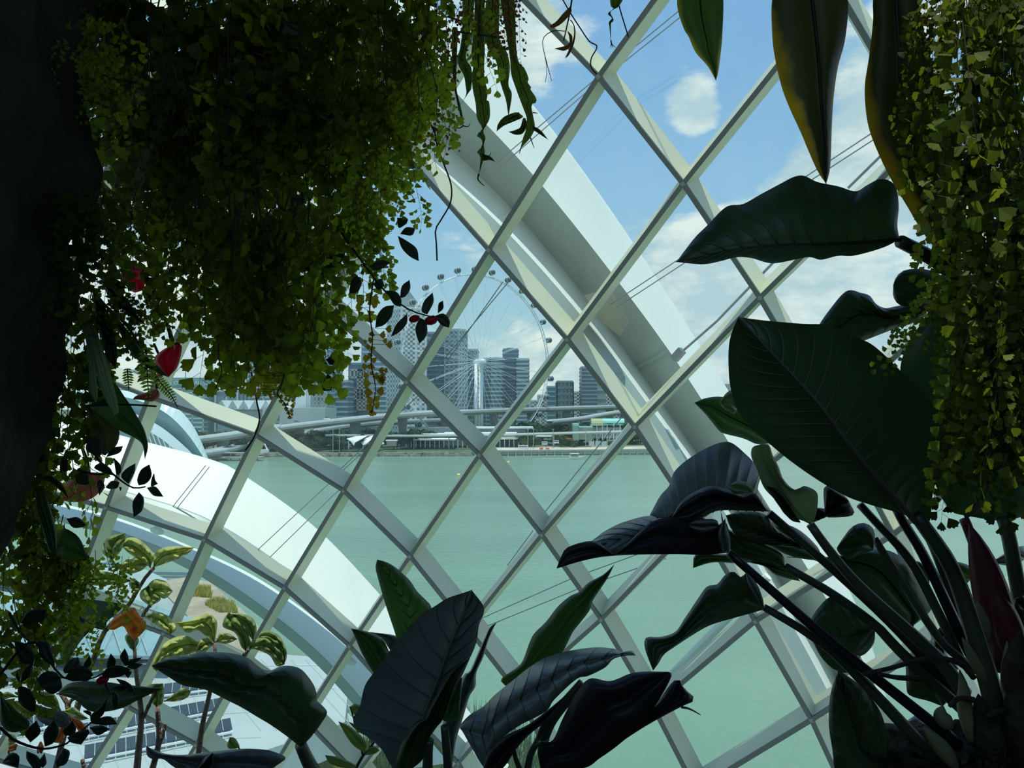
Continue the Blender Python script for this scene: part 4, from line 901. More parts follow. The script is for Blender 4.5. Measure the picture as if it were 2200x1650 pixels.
LM = {
 'big': leafmat('broad_leaf_dark', (0.034, 0.060, 0.030), (0.045, 0.10, 0.025), 0.20, rough=0.40, spec=0.6),
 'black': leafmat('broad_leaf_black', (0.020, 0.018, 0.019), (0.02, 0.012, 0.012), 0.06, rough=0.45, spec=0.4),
 'slate': leafmat('broad_leaf_painted_sheen', (0.17, 0.195, 0.165), (0.05, 0.075, 0.05), 0.10, rough=0.38, spec=0.6),  # grey lift is the sky's sheen, put into the leaf colour
 'mid': leafmat('broad_leaf_green', (0.035, 0.075, 0.022), (0.07, 0.17, 0.03), 0.40, rough=0.42, spec=0.4),
 'pale': leafmat('broad_leaf_pale', (0.26, 0.33, 0.18), (0.20, 0.30, 0.10), 0.35, rough=0.45),
 'yedge': leafmat('yellowing_leaf', (0.026, 0.032, 0.016), (0.06, 0.065, 0.012), 0.42, rough=0.5, edge=((0.40, 0.26, 0.015), 9.0, 0.57, (0.95, 0.60, 0.02))),
 'ygreen': leafmat('green_leaf_yellow_margin', (0.045, 0.08, 0.022), (0.09, 0.17, 0.03), 0.40, rough=0.45, edge=((0.50, 0.40, 0.02), 9.0, 0.58, (0.95, 0.75, 0.03))),
 'lime': leafmat('crinkled_lime_leaf', (0.42, 0.50, 0.15), (0.36, 0.44, 0.07), 0.30, rough=0.4, spec=0.4, var=0.2, vscale=14),
 'limedark': leafmat('crinkled_green_leaf', (0.20, 0.29, 0.085), (0.20, 0.30, 0.05), 0.30, rough=0.4, spec=0.4, var=0.3, vscale=14),
 'vine': leafmat('dark_vine_leaf', (0.020, 0.034, 0.016), (0.03, 0.05, 0.015), 0.16, rough=0.5),
 'anth': leafmat('anthurium_leaf', (0.022, 0.055, 0.018), (0.05, 0.12, 0.02), 0.35, rough=0.4),
 'red': leafmat('red_spathe', (0.36, 0.012, 0.030), (0.62, 0.01, 0.03), 0.5, rough=0.35, var=0.15),
 'dullred': leafmat('fading_spathe', (0.36, 0.12, 0.09), (0.45, 0.12, 0.07), 0.4, rough=0.5, var=0.3),
 'orange': leafmat('orange_croton_leaf', (0.62, 0.20, 0.03), (0.70, 0.22, 0.02), 0.4, rough=0.45, var=0.35, vscale=30, edge=((0.55, 0.05, 0.02), 25, 0.56)),
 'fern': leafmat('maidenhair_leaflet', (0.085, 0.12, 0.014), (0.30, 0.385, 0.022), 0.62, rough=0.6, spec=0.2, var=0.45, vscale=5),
 'ferndark': leafmat('maidenhair_leaflet_painted_shade', (0.045, 0.068, 0.012), (0.13, 0.18, 0.014), 0.55, rough=0.6, spec=0.2, var=0.45, vscale=5),  # darker copy of the fern leaflet, shade by the wall painted in
 'fernlight': leafmat('maidenhair_leaflet_painted_sun', (0.20, 0.27, 0.035), (0.30, 0.40, 0.03), 0.5, rough=0.6, spec=0.2, var=0.35, vscale=6),  # brighter copy of the fern leaflet; sunlight put into its colour
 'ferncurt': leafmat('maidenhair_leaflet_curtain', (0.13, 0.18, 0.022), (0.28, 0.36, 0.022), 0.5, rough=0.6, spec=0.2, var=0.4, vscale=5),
 'fernbrown': leafmat('maidenhair_leaflet_brown', (0.11, 0.055, 0.02), (0.20, 0.10, 0.02), 0.5, rough=0.7, spec=0.1, var=0.4, vscale=8),
 'autumn': leafmat('maidenhair_leaflet_gold', (0.18, 0.13, 0.018), (0.40, 0.26, 0.015), 0.6, rough=0.6, spec=0.2, var=0.4, vscale=22),
 'sword': leafmat('sword_fern_pinna', (0.34, 0.50, 0.08), (0.36, 0.50, 0.05), 0.45, rough=0.55, var=0.2),
 'strap': leafmat('dotted_strap_frond', (0.055, 0.085, 0.018), (0.13, 0.20, 0.02), 0.45, rough=0.55, spec=0.2),
}
M['ribpale'] = mat('pale_midrib', (0.10, 0.135, 0.085), 0.5)
M['ribgrey'] = mat('grey_vein', (0.24, 0.26, 0.23), 0.5)
M['ribdark'] = mat('dark_vein', (0.06, 0.075, 0.07), 0.45)
M['stem'] = mat('green_leaf_stalk', (0.062, 0.085, 0.048), 0.4, var=0.3, vscale=8)
M['stemp'] = mat('purple_leaf_stalk', (0.016, 0.012, 0.018), 0.35)
M['sheath'] = mat('pale_sheath', (0.22, 0.22, 0.10), 0.6, var=0.2, vscale=10)
M['redsheath'] = mat('red_sheath', (0.14, 0.03, 0.028), 0.5, var=0.4, vscale=10)
M['fibre'] = mat('brown_fibre', (0.06, 0.045, 0.025), 0.95, var=0.6, vscale=30, bump=1.0, bscale=60)
M['wood'] = mat('ringed_woody_stem', (0.20, 0.15, 0.10), 0.8, var=0.5, vscale=30, bump=0.6, bscale=80)
M['twig'] = mat('dark_twig', (0.022, 0.018, 0.014), 0.8)
M['spore'] = mat('black_spore_dot', (0.012, 0.014, 0.008), 0.9)

# ------------------------------------------------------------------ big plant at right
A = empty('broadleaf_plant', P(2080, 1720, 1.55), 'large dark broad-leaved plant rising from the lower right corner', 'plant')
# long stalks first
for nm, pts, d0, d1, r0, r1, mm in (
  ('stalk', [(2110, 1660), (2000, 1200), (1860, 720), (1710, 300), (1520, 10), (1470, -60)], 1.50, 1.46, .023, .013, 'stem'),
  ('stalk', [(1760, 1500), (1650, 1400), (900, 800), (205, 195)], 1.46, 1.52, .012, .009, 'stemp'),
  ('stalk', [(1600, 1620), (1540, 1530), (1000, 950), (740, 740), (445, 565)], 1.48, 1.55, .014, .008, 'stem'),
  ('stalk', [(1860, 1300), (1780, 1250), (1370, 870), (1200, 690), (900, 470), (590, 290)], 1.56, 1.64, .013, .009, 'stem'),
  ('stalk', [(1800, 1150), (1600, 890), (1100, 430), (900, 200), (757, 5)], 1.52, 1.56, .015, .009, 'stem'),
  ('stalk', [(1800, 1220), (1740, 1150), (1250, 620), (560, 0), (480, -70)], 1.58, 1.62, .012, .009, 'stem'),
  ('stalk', [(1840, 1000), (1780, 920), (1600, 740), (1190, 100)], 1.62, 1.70, .010, .008, 'stem'),
  ('stalk', [(1760, 900), (1640, 640), (1440, 260), (1200, -10), (1090, -130)], 1.66, 1.72, .011, .009, 'stem'),
  ('stalk', [(1900, 1000), (1750, 700), (1530, 230), (1390, 0), (1330, -120)], 1.64, 1.70, .013, .010, 'stemp'),
  ('stalk', [(1950, 1000), (1850, 760), (1700, 430), (1600, 180), (1480, -80)], 1.68, 1.72, .013, .010, 'stem'),
  ('stalk', [(2260, 900), (2170, 480), (2110, 150), (2075, 0), (2060, -40)], 1.60, 1.60, .017, .014, 'stem'),
  ('stalk', [(2010, 700), (1960, 500), (1900, 250), (1810, 0), (1795, -30)], 1.57, 1.58, .012, .010, 'redsheath')):
    stalk(nm, pts, d0, d1, r0, r1, M[mm], A, k=7)
stalk('stalk', [(2150, 690), (2100, 640), (2036, 578), (1985, 545), (1933, 518)], 1.60, 1.50, .018, .013, M['stem'], A)
stalk('stalk', [(2180, 800), (2120, 720), (2070, 660), (2010, 655), (1975, 668)], 1.70, 1.62, .012, .008, M['stem'], A)
# leaves
blade('leaf', (1470, 1640), [(1390, 1590), (1170, 1525), (1010, 1470), (830, 1370), (640, 1240), (480, 1110), (360, 1000), (270, 890), (220, 740), (205, 600), (207, 450), (230, 350)], (272, 255),
      [(1560, 1640), (1578, 1500), (1600, 1390), (1680, 1280), (1745, 1180), (1745, 1080), (1700, 990), (1600, 860), (1500, 750), (1400, 650), (1200, 460), (1080, 395), (900, 312), (700, 300), (450, 278)], 1.46, 1.30, LM['big'], A,
      mid=[(1330, 1480), (1180, 1310), (1000, 1090), (830, 860), (650, 660), (480, 480)], k=8, bulge=-.03, dl=.06, dr=.10, veins=17, amp=.0035, rib=.0055, ribm=M['ribpale'], n=130, w=12, vein=.0017, slant=.16, label='largest dark leaf of the plant, ribbed, facing the room')
blade('leaf', (2073, 1108), [(2040, 1095), (2005, 1030), (1985, 950), (1950, 850), (1934, 795), (1950, 740), (1985, 685), (2010, 640)], (2035, 575), [(2160, 1118), (2235, 1085), (2270, 980), (2275, 850), (2230, 700), (2130, 610)], 1.66, 1.58, LM['big'], A, bulge=.03, rib=.005, ribm=M['ribpale'], label='large leaf in deep shade behind the largest leaf')
blade('leaf', (1465, 1415), [(1452, 1330), (1460, 1220), (1445, 1110), (1400, 1065), (1340, 1060), (1270, 1095), (1205, 1130), (1100, 1100), (980, 1075), (900, 1038), (840, 1045), (770, 1080), (640, 1150), (540, 1205), (440, 1222), (330, 1330), (250, 1410)], (145, 1548),
      [(1365, 1464), (1200, 1510), (1100, 1512), (1000, 1535), (920, 1520), (720, 1556), (590, 1525), (500, 1520), (400, 1545), (300, 1562)], 1.50, 1.42, LM['big'], A, mid=[(1300, 1430), (1000, 1443), (800, 1445), (600, 1460), (400, 1490), (250, 1525)], k=9, bulge=.02, dl=.10, dr=-.05, veins=13, amp=.004, rib=.004, n=100, w=10, wav=.008, vein=.0014, slant=.20, label='leaf held level against the clouds')
blade('leaf', (1560, 200), [(1500, 275), (1300, 345), (1120, 415), (950, 480)], (760, 470), [(1500, 150), (1400, 170), (1320, 185), (1260, 195), (1200, 165), (1160, 112), (1100, 92), (1000, 80), (880, 215), (800, 340)], 1.64, 1.55, LM['big'], A, k=8, veins=10, amp=.003, rib=.003, vein=.0014, label='small dark leaf above the largest leaf')
blade('leaf', (2030, 655), [(1990, 655), (1940, 658), (1920, 640)], (1919, 612), [(2040, 610), (2020, 590), (1985, 578), (1945, 580), (1926, 594)], 1.62, 1.60, LM['big'], A, n=16, w=4, label='rounded leaf lobe under the fern curtain')
blade('leaf', (1750, 790), [(1690, 800), (1640, 795), (1560, 760), (1440, 730), (1400, 710), (1350, 650), (1300, 590)], (1232, 520), [(1750, 700), (1600, 560), (1500, 500), (1400, 478), (1300, 490)], 1.74, 1.60, LM['mid'], A, k=10, veins=9, rib=.003, ribm=M['ribpale'], label='light green leaf lit through from behind')
blade('leaf', (1520, 560), [(1500, 600), (1465, 577), (1440, 570)], (1398, 520), [(1520, 480), (1485, 435), (1445, 455)], 1.58, 1.55, LM['pale'], A, k=10, n=12, w=4)
blade('leaf', (1750, 1255), [(1700, 1190), (1660, 1100), (1680, 1010), (1640, 930), (1560, 850), (1500, 800), (1450, 783), (1370, 800), (1250, 860), (1150, 930), (1090, 995), (1060, 1080), (1000, 1150)], (928, 1280),
      [(1700, 1235), (1640, 1130), (1560, 1140), (1450, 1098), (1350, 1076), (1230, 1120), (1140, 1190), (1060, 1290)], 1.60, 1.48, LM['slate'], A, mid=[(1600, 1250), (1450, 1245), (1350, 1260), (1200, 1330), (1060, 1310)], k=10, bulge=.02, dl=.12, dr=-.07, veins=15, amp=.0045, n=100, w=10, vein=.0022, veinm=M['ribgrey'], slant=.02, label='arched slate green leaf with pale stripes')
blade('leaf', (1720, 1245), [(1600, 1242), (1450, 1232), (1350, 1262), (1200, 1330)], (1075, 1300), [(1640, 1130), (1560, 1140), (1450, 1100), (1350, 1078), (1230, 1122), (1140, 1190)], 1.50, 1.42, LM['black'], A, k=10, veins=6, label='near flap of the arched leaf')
blade('leaf', (1600, 1125), [(1500, 1135)], (1465, 1085), [(1640, 1110), (1580, 1055), (1510, 1050)], 1.45, 1.44, LM['pale'], A, k=10, n=10, w=4)
blade('leaf', (1462, 1532), [(1440, 1400), (1300, 1300), (1120, 1280), (980, 1288), (900, 1285), (740, 1330), (620, 1390), (540, 1450), (450, 1480), (380, 1492), (340, 1540)], (300, 1640),
      [(1300, 1545), (1100, 1540), (800, 1545), (600, 1560), (450, 1592)], 1.50, 1.36, LM['slate'], A, k=10, veins=13, amp=.004, bulge=.02, dl=.08, vein=.0015, veinm=M['ribdark'], label='long low leaf reaching over the water')
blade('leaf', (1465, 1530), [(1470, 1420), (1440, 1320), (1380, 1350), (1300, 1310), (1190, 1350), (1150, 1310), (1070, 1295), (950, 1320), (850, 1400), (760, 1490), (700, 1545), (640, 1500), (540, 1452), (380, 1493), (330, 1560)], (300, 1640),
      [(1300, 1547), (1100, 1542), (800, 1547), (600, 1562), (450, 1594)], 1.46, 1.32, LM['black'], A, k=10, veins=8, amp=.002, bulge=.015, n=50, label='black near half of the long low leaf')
blade('leaf', (1400, 1360), [(1300, 1400), (1220, 1380)], (1192, 1345), [(1380, 1310), (1300, 1305), (1230, 1315)], 1.42, 1.40, LM['slate'], A, k=10, n=12, w=4)
blade('leaf', (1440, 1530), [(1410, 1500), (1380, 1400)], (1440, 1300), [(1470, 1530), (1475, 1440), (1450, 1360)], 1.44, 1.43, LM['slate'], A, k=10, n=12, w=4)
blade('leaf', (2015, 1342), [(1950, 1310), (1850, 1280), (1780, 1180), (1700, 1090), (1650, 960), (1615, 880), (1625, 820)], (1680, 800), [(2045, 1300), (2065, 1200), (2055, 1120), (1970, 1080), (1950, 1112), (1890, 1095), (1830, 1030), (1800, 950), (1760, 870), (1735, 805)], 1.56, 1.50, LM['pale'], A, mid=[(1900, 1200), (1800, 1050), (1720, 900)], k=10, veins=7, amp=.004, crease=-.02, label='pale green upright leaf between the dark ones')
blade('leaf', (1950, 1330), [(1880, 1310), (1790, 1200)], (1715, 1082), [(1930, 1290), (1870, 1180), (1790, 1100)], 1.53, 1.50, LM['mid'], A, k=10, n=14, w=4)
blade('leaf', (2090, 1585), [(1950, 1512), (1750, 1482), (1560, 1452), (1480, 1370)], (1443, 1280), [(2000, 1500), (1900, 1440), (1790, 1370), (1700, 1270), (1550, 1255)], 1.66, 1.60, LM['big'], A, k=10, veins=12, amp=.004, vein=.0013, label='ribbed leaf under the arched slate leaf')
blade('leaf', (590, 295), [(560, 200), (400, 120), (260, 60), (190, 20)], (150, -90), [(520, 300), (360, 262), (240, 240), (200, 180), (170, 60)], 1.68, 1.62, LM['big'], A, k=7, veins=10, amp=.0035)
blade('leaf', (360, 262), [(260, 268), (100, 262)], (-35, 300), [(300, 215), (150, 205), (-15, 205)], 1.70, 1.62, LM['mid'], A, k=7, n=16, w=4, label='green leaf edge under the long low leaf')
blade('leaf', (840, 250), [(720, 240), (600, 210), (450, 140)], (300, 110), [(800, 150), (640, 20), (400, -20), (250, 10)], 1.70, 1.66, LM['big'], A, k=7, veins=10, amp=.003)
blade('leaf', (690, 390), [(600, 370), (510, 340), (450, 290)], (345, 262), [(640, 320), (560, 290), (450, 262)], 1.70, 1.66, LM['mid'], A, k=7, n=14, w=4)
blade('leaf', (0, 0), [(-1, 25), (-15, 55), (-30, 75), (-50, 84), (-86, 88)], (-243, 136), [(-7, -26), (-20, -52), (-36, -75), (-49, -64), (-65, -76), (-84, -68), (-100, -49), (-122, -44), (-141, -18), (-171, 27), (-190, 54), (-221, 64), (-250, 64), (-256, 70), (-252, 100)], 1.54, 1.44, LM['big'], A, k=0, n=2, w=1) if False else None
blade('leaf', (1641, 1310), [(1580, 1327), (1532, 1341), (1500, 1357), (1449, 1390), (1427, 1406), (1415, 1425)], (1403, 1441), [(1634, 1275), (1621, 1250), (1605, 1230), (1592, 1240), (1576, 1228), (1557, 1236), (1541, 1255), (1519, 1260), (1500, 1285), (1470, 1330), (1451, 1357), (1420, 1368), (1388, 1370), (1386, 1395)], 1.55, 1.42, LM['big'], A, veins=8, label='leaf with a folded collar over the white strut')
blade('leaf', (1641, 1312), [(1625, 1290), (1605, 1255)], (1604, 1230), [(1640, 1290), (1625, 1252)], 1.50, 1.48, LM['slate'], A, n=10, w=3)
blade('leaf', (1205, 700), [(1140, 850), (1100, 890), (1040, 1000), (930, 990), (830, 900)], (745, 740), [(1170, 640), (1080, 560), (950, 500), (880, 500), (810, 570), (760, 650)], 1.72, 1.66, LM['big'], A, k=7, veins=10, amp=.003, rib=.004, ribm=M['ribpale'], vein=.0014, label='round ribbed leaf behind the crossing stalks')
blade('leaf', (1195, 710), [(1190, 800), (1140, 870), (1090, 895)], (1045, 870), [(1150, 730), (1090, 800)], 1.68, 1.66, LM['pale'], A, k=7, n=10, w=3)
blade('leaf', (1400, 1620), [(1330, 1610), (1290, 1500), (1235, 1280), (1100, 1100)], (945, 985), [(1300, 1720), (1100, 1720), (940, 1690), (905, 1520), (882, 1350), (893, 1150)], 1.52, 1.48, LM['big'], A, k=7, veins=9, amp=.004, rib=.005, vein=.0014, label='upright dark leaf at the bottom edge left of the root clump')
blade('leaf', (1440, 700), [(1300, 620), (1150, 480), (950, 330), (760, 240)], (600, 225), [(1560, 600), (1560, 540), (1440, 320), (1340, 205), (1190, 170), (1000, 205), (800, 230)], 1.76, 1.72, LM['big'], A, k=7, veins=12, amp=.003, rib=.004)
blade('leaf', (1180, 180), [(1100, 205), (1020, 240), (950, 200)], (935, 165), [(1195, 100), (1180, 30), (1120, -5), (1040, 20), (965, 115)], 1.64, 1.62, LM['big'], A, k=7, n=14, w=4, label='curled lobe between the stalks')
blade('leaf', (1020, 1500), [(1050, 1590), (900, 1610)], (855, 1600), [(1010, 1480), (930, 1420), (850, 1400)], 1.66, 1.64, LM['black'], A, k=8, n=12, w=4)
blade('leaf', (1720, 300), [(1750, 380), (1790, 416)], (1842, 380), [(1710, 262), (1780, 264), (1868, 310)], 1.72, 1.72, LM['mid'], A, k=7, n=12, w=4, label='small light leaf behind the thick stalk')
blade('leaf', (1460, 330), [(1500, 340), (1530, 380)], (1560, 420), [(1430, 255), (1500, 260), (1560, 330)], 1.74, 1.74, LM['mid'], A, k=7, n=10, w=3)
blade('leaf', (1650, 1235), [(1560, 1200), (1430, 1160), (1405, 1090)], (1400, 905), [(1760, 1120), (1750, 990), (1700, 920), (1560, 885)], 1.62, 1.60, LM['big'], A, k=7, veins=7, amp=.003)
blade('leaf', (1760, 985), [(1700, 985), (1640, 950)], (1600, 905), [(1740, 950), (1690, 915)], 1.58, 1.58, LM['slate'], A, k=7, n=10, w=3)
blade('leaf', (1660, 880), [(1600, 870), (1592, 800)], (1600, 740), [(1668, 780), (1655, 680)], 1.70, 1.70, LM['black'], A, k=7, n=10, w=3)
blade('leaf', (1500, 1450), [(1400, 1520), (1350, 1490)], (1285, 1370), [(1560, 1360), (1480, 1290), (1380, 1350)], 1.66, 1.66, LM['slate'], A, k=7, n=12, w=4)
blade('leaf', (2210, 240), [(2120, 284)], (1968, 266), [(2200, 150), (2090, 190)], 1.70, 1.66, LM['slate'], A, k=7, n=12, w=4, label='pointed grey leaf at the right edge')
blade('leaf', (2140, 700), [(2090, 640)], (2085, 590), [(2200, 720), (2210, 560), (2150, 570)], 1.62, 1.60, LM['mid'], A, k=7, n=10, w=3)
blade('leaf', (2210, 600), [(2140, 580)], (2135, 510), [(2230, 540), (2200, 480)], 1.60, 1.58, LM['big'], A, k=7, n=10, w=3)
blade('leaf', (820, 1590), [(770, 1645), (650, 1600)], (740, 1540), [(900, 1600), (860, 1550)], 1.70, 1.68, LM['black'], A, k=8, n=10, w=3)
# sheaths and root clump
def spike(pts, d, r, mm, lab=None):
    c = spline(px(7, pts), 12); q = [P(p[0], p[1], d) for p in c]; nn = len(q)
    MB().tube(q, [max(.0008, r * math.sin(PI * (.12 + .88 * i / (nn - 1))) ** .8) for i in range(nn)], 8).build('sheath', mm, A, smooth=True, label=lab)
spike([(1850, 1480), (1800, 1250), (1790, 1100), (1765, 985)], 1.46, .014, M['sheath']); spike([(1960, 1080), (1900, 980), (1840, 870), (1782, 768)], 1.48, .012, M['sheath'])
spike([(1950, 800), (1930, 680), (1905, 590), (1885, 520)], 1.52, .013, M['sheath']); spike([(2130, 1300), (2100, 1100), (2090, 950), (2085, 795)], 1.44, .014, M['sheath'])
spike([(2040, 1000), (2060, 800), (1980, 480), (1900, 200), (1830, 0)], 1.55, .036, M['redsheath'], 'dark red sheath rising beside the thick stalk'); spike([(2150, 1000), (2110, 800), (2050, 600), (1960, 380)], 1.53, .030, M['redsheath'])
spike([(2170, 1250), (2150, 1050), (2165, 850), (2175, 720)], 1.43, .026, M['fibre']); spike([(1740, 1650), (1650, 1520), (1580, 1440), (1520, 1370)], 1.42, .016, M['sheath'], 'torn pale sheath at the root clump')
spike([(1700, 1380), (1660, 1330), (1640, 1280), (1655, 1230)], 1.45, .016, M['sheath']); spike([(1990, 1650), (1960, 1450), (1930, 1300), (1890, 1150)], 1.45, .030, M['fibre']); spike([(2210, 1650), (2200, 1450), (2180, 1200), (2190, 1000)], 1.42, .035, M['fibre'])
random.seed(31)
rc = MB()
for k in range(60):
    a = Vector(px(7, [(random.uniform(1350, 2000), random.uniform(1560, 1720))])[0]); b_ = a + Vector((random.uniform(-40, 45), random.uniform(-45, 10)))
    d = random.uniform(1.42, 1.56); m_ = (a + b_) / 2 + Vector((random.uniform(-10, 10), random.uniform(-12, 4)))
    rc.tube([P(a.x, a.y, d), P(m_.x, m_.y, d - .02), P(b_.x, b_.y, d + .01)], [.007, .006, .002], 5)
rc.build('root_fibres', M['fibre'], A, smooth=True, kind='stuff')
rt = []
ico = MB(); cR = P(2030, 1650, 1.52)
nu, nv = 20, 12; vs = []
for j in range(nv + 1):
    for i in range(nu):
        a, b_ = 2 * PI * i / nu, PI * j / nv - PI / 2; v = Vector((math.cos(a) * math.cos(b_) * .15, math.sin(a) * math.cos(b_) * .10, math.sin(b_) * .085))
        vs.append(cR + v * (1 + .35 * noise.noise(v * 22)))
ico.add(vs, [(j * nu + i, j * nu + (i + 1) % nu, (j + 1) * nu + (i + 1) % nu, (j + 1) * nu + i) for j in range(nv) for i in range(nu)]).build('root_clump', M['fibre'], A, smooth=True)
for pts in ([(1115, 1015), (1300, 975), (1500, 920), (1650, 912), (1780, 950), (1860, 1040)], [(1215, 1015), (1350, 1040), (1520, 1045)], [(1700, 1230), (1760, 1180), (1860, 1190)], [(1960, 1300), (2040, 1265), (2130, 1275), (2190, 1330)]):
    stalk('aerial_root', pts, 1.40, 1.44, .004, .006, M['fibre'], A, k=7, seg=6)

# ------------------------------------------------------------------ plant at bottom centre
B = empty('broadleaf_plant', P(980, 1780, 1.95), 'dark broad-leaved plant with upright leaves at the bottom centre', 'plant')
blade('leaf', (470, 1460), [(400, 1450), (330, 1335), (250, 1262), (172, 1195), (165, 1140), (200, 1080), (230, 960), (290, 870), (370, 760), (430, 690), (500, 610), (560, 540), (640, 490), (720, 440), (800, 413)], (862, 392),
      [(560, 1330), (640, 1180), (720, 1060), (790, 930), (850, 800), (890, 700), (905, 600), (935, 500)], 1.92, 1.84, LM['slate'], B, mid=[(560, 1200), (600, 1090), (660, 930), (720, 760), (790, 590), (845, 450)], k=6, bulge=-.02, dl=.04, dr=-.03, veins=10, amp=.006, rib=.006, ribm=M['ribpale'], n=100, w=10, vein=.0022, veinm=M['ribdark'], slant=.16, label='large upright slate leaf with deep ribs')
blade('leaf', (480, 1470), [(415, 1444), (430, 1350), (470, 1250), (530, 1172), (576, 1150), (600, 1100), (680, 960), (750, 860)], (845, 800), [(575, 1390), (600, 1290), (650, 1210), (690, 1160), (720, 1080), (760, 960), (810, 870)], 1.80, 1.80, LM['anth'], B, k=6, label='green folded margin in front of the large leaf')
blade('leaf', (690, 1162), [(730, 1172), (778, 1160), (790, 1100), (800, 1000)], (805, 905), [(700, 1110), (740, 1020), (770, 950)], 1.82, 1.82, LM['mid'], B, k=6, n=14, w=4)
blade('leaf', (430, 720), [(400, 620), (350, 470), (310, 330), (294, 260)], (303, 212), [(520, 690), (620, 560), (622, 490), (590, 450), (540, 400), (500, 340), (450, 290), (400, 250), (350, 224)], 2.02, 1.94, LM['mid'], B, k=6, veins=9, amp=.004, vein=.0012, label='bright green upright leaf behind the large slate leaf')
blade('leaf', (330, 920), [(285, 885), (250, 830), (210, 760), (180, 690)], (150, 620), [(400, 830), (372, 750), (340, 690), (280, 650), (200, 627)], 2.00, 1.96, LM['anth'], B, k=6, veins=6, n=20, w=5)
blade('leaf', (380, 750), [(340, 690), (300, 660)], (255, 640), [(430, 720), (420, 665), (330, 648)], 2.03, 2.02, LM['slate'], B, k=6, n=10, w=4)
blade('leaf', (720, 1470), [(708, 1300), (690, 1180), (760, 1050), (810, 900), (850, 870), (900, 760), (940, 670), (970, 610)], (1022, 578), [(745, 1444), (770, 1280), (810, 1150), (850, 1020), (885, 960), (890, 880), (930, 790), (960, 690), (1000, 600)], 1.94, 1.96, LM['slate'], B, k=6, veins=10, label='narrow leaf seen edge-on')
blade('leaf', (1060, 958), [(1038, 915), (1150, 830), (1200, 710), (1230, 650), (1300, 580), (1370, 490), (1440, 430), (1500, 400), (1550, 350), (1640, 300)], (1706, 240), [(1160, 930), (1260, 850), (1385, 770), (1420, 720), (1460, 640), (1500, 590), (1560, 510), (1580, 450), (1660, 330)], 2.02, 1.94, LM['anth'], B, k=6, veins=10, label='long dark green leaf pointing up right over the water')
blade('leaf', (800, 1215), [(790, 1195), (850, 1130), (930, 1080), (1000, 1010), (1100, 930), (1200, 850), (1300, 790), (1400, 760), (1500, 740), (1600, 730), (1700, 738), (1745, 756), (1810, 752)], (1832, 780),
      [(860, 1320), (940, 1444), (970, 1350), (1050, 1260), (1150, 1190), (1300, 1110), (1350, 1040), (1480, 920), (1550, 900), (1650, 850), (1700, 800), (1770, 780)], 1.86, 1.80, LM['slate'], B, k=6, bulge=.03, dl=.10, dr=-.02, veins=12, amp=.006, n=100, w=10, vein=.002, veinm=M['ribdark'], slant=.05, label='glossy blue black leaf arching to the right')
blade('leaf', (1270, 1460), [(1252, 1350), (1272, 1290), (1340, 1280), (1400, 1150), (1480, 1000), (1560, 915), (1680, 930), (1800, 885), (1900, 873)], (2022, 875), [(1520, 1446), (1620, 1385), (1700, 1330), (1800, 1250), (1860, 1210), (1920, 1120), (1975, 1030), (2010, 970), (2045, 892)], 1.78, 1.72, LM['black'], B, k=6, veins=4, label='black torn leaf at the bottom')
blade('leaf', (1760, 1280), [(1850, 1180), (1975, 1032), (2050, 932)], (2092, 925), [(1860, 1215), (1950, 1162), (2100, 1082), (2172, 1050), (2176, 1025), (2120, 975)], 1.77, 1.73, LM['black'], B, k=6, veins=3, n=16, w=4, label='torn flap of the black leaf')
blade('leaf', (940, 1470), [(930, 1444), (960, 1350), (1050, 1260), (1190, 1190), (1300, 1110)], (1420, 1010), [(1040, 1450), (1120, 1340), (1200, 1250), (1330, 1140)], 1.80, 1.78, LM['black'], B, k=6, veins=4)
blade('leaf', (1250, 1320), [(1230, 1310)], (1208, 1318), [(1300, 1300), (1330, 1275), (1260, 1292)], 1.76, 1.75, LM['slate'], B, k=6, n=8, w=3)
for pts, r in (([(1250, 1300), (1300, 1180), (1400, 1060), (1510, 935)], .010), ([(1290, 1300), (1340, 1180), (1430, 1060), (1520, 960)], .008), ([(600, 1460), (605, 1350), (612, 1280)], .014), ([(725, 1480), (715, 1350), (700, 1200)], .012), ([(1190, 1460), (1210, 1360), (1255, 1280)], .010), ([(1150, 1460), (1120, 1380), (1110, 1330)], .007)):
    stalk('stalk', pts, 1.83, 1.80, r, r * .8, M['stem'], B, k=6)
stalk('leaf_tip', [(2100, 1084), (2150, 1095), (2215, 1130)], 1.74, 1.72, .003, .001, M['stem'], B, k=6)
for (p, q_) in (((560, 1444), 'pale strip of trunk'),):
    pass

# ------------------------------------------------------------------ dark leaf plants at lower left
C = empty('broadleaf_plant', P(680, 1760, 2.1), 'dark leaf plant with one broad arching leaf in front of the solar roof', 'plant')
blade('leaf', (1408, 1505), [(1390, 1500), (1300, 1430), (1200, 1360), (1100, 1300), (1000, 1240), (900, 1190), (780, 1130), (700, 1110), (600, 1090), (500, 1030), (430, 985)], (394, 960),
      [(1440, 1475), (1490, 1420), (1540, 1350), (1580, 1280), (1560, 1240), (1508, 1190), (1510, 1150), (1490, 1090), (1450, 1030), (1400, 980), (1330, 960), (1260, 965), (1200, 990), (1150, 985), (1100, 950), (1050, 910), (960, 880), (850, 868), (720, 870), (640, 890), (560, 900), (470, 920)], 2.05, 1.90, LM['big'], C, k=5, bulge=.05, veins=12, amp=.003, n=100, w=10, vein=.0012, label='broad arching dark leaf')
stalk('stalk', [(1400, 1490), (1440, 1580), (1490, 1680)], 2.05, 2.1, .016, .020, M['stem'], C, k=5)
D = empty('broadleaf_plant', P(480, 1760, 1.9), 'grey leaf lying along the bottom edge beneath the broad arching leaf', 'plant')
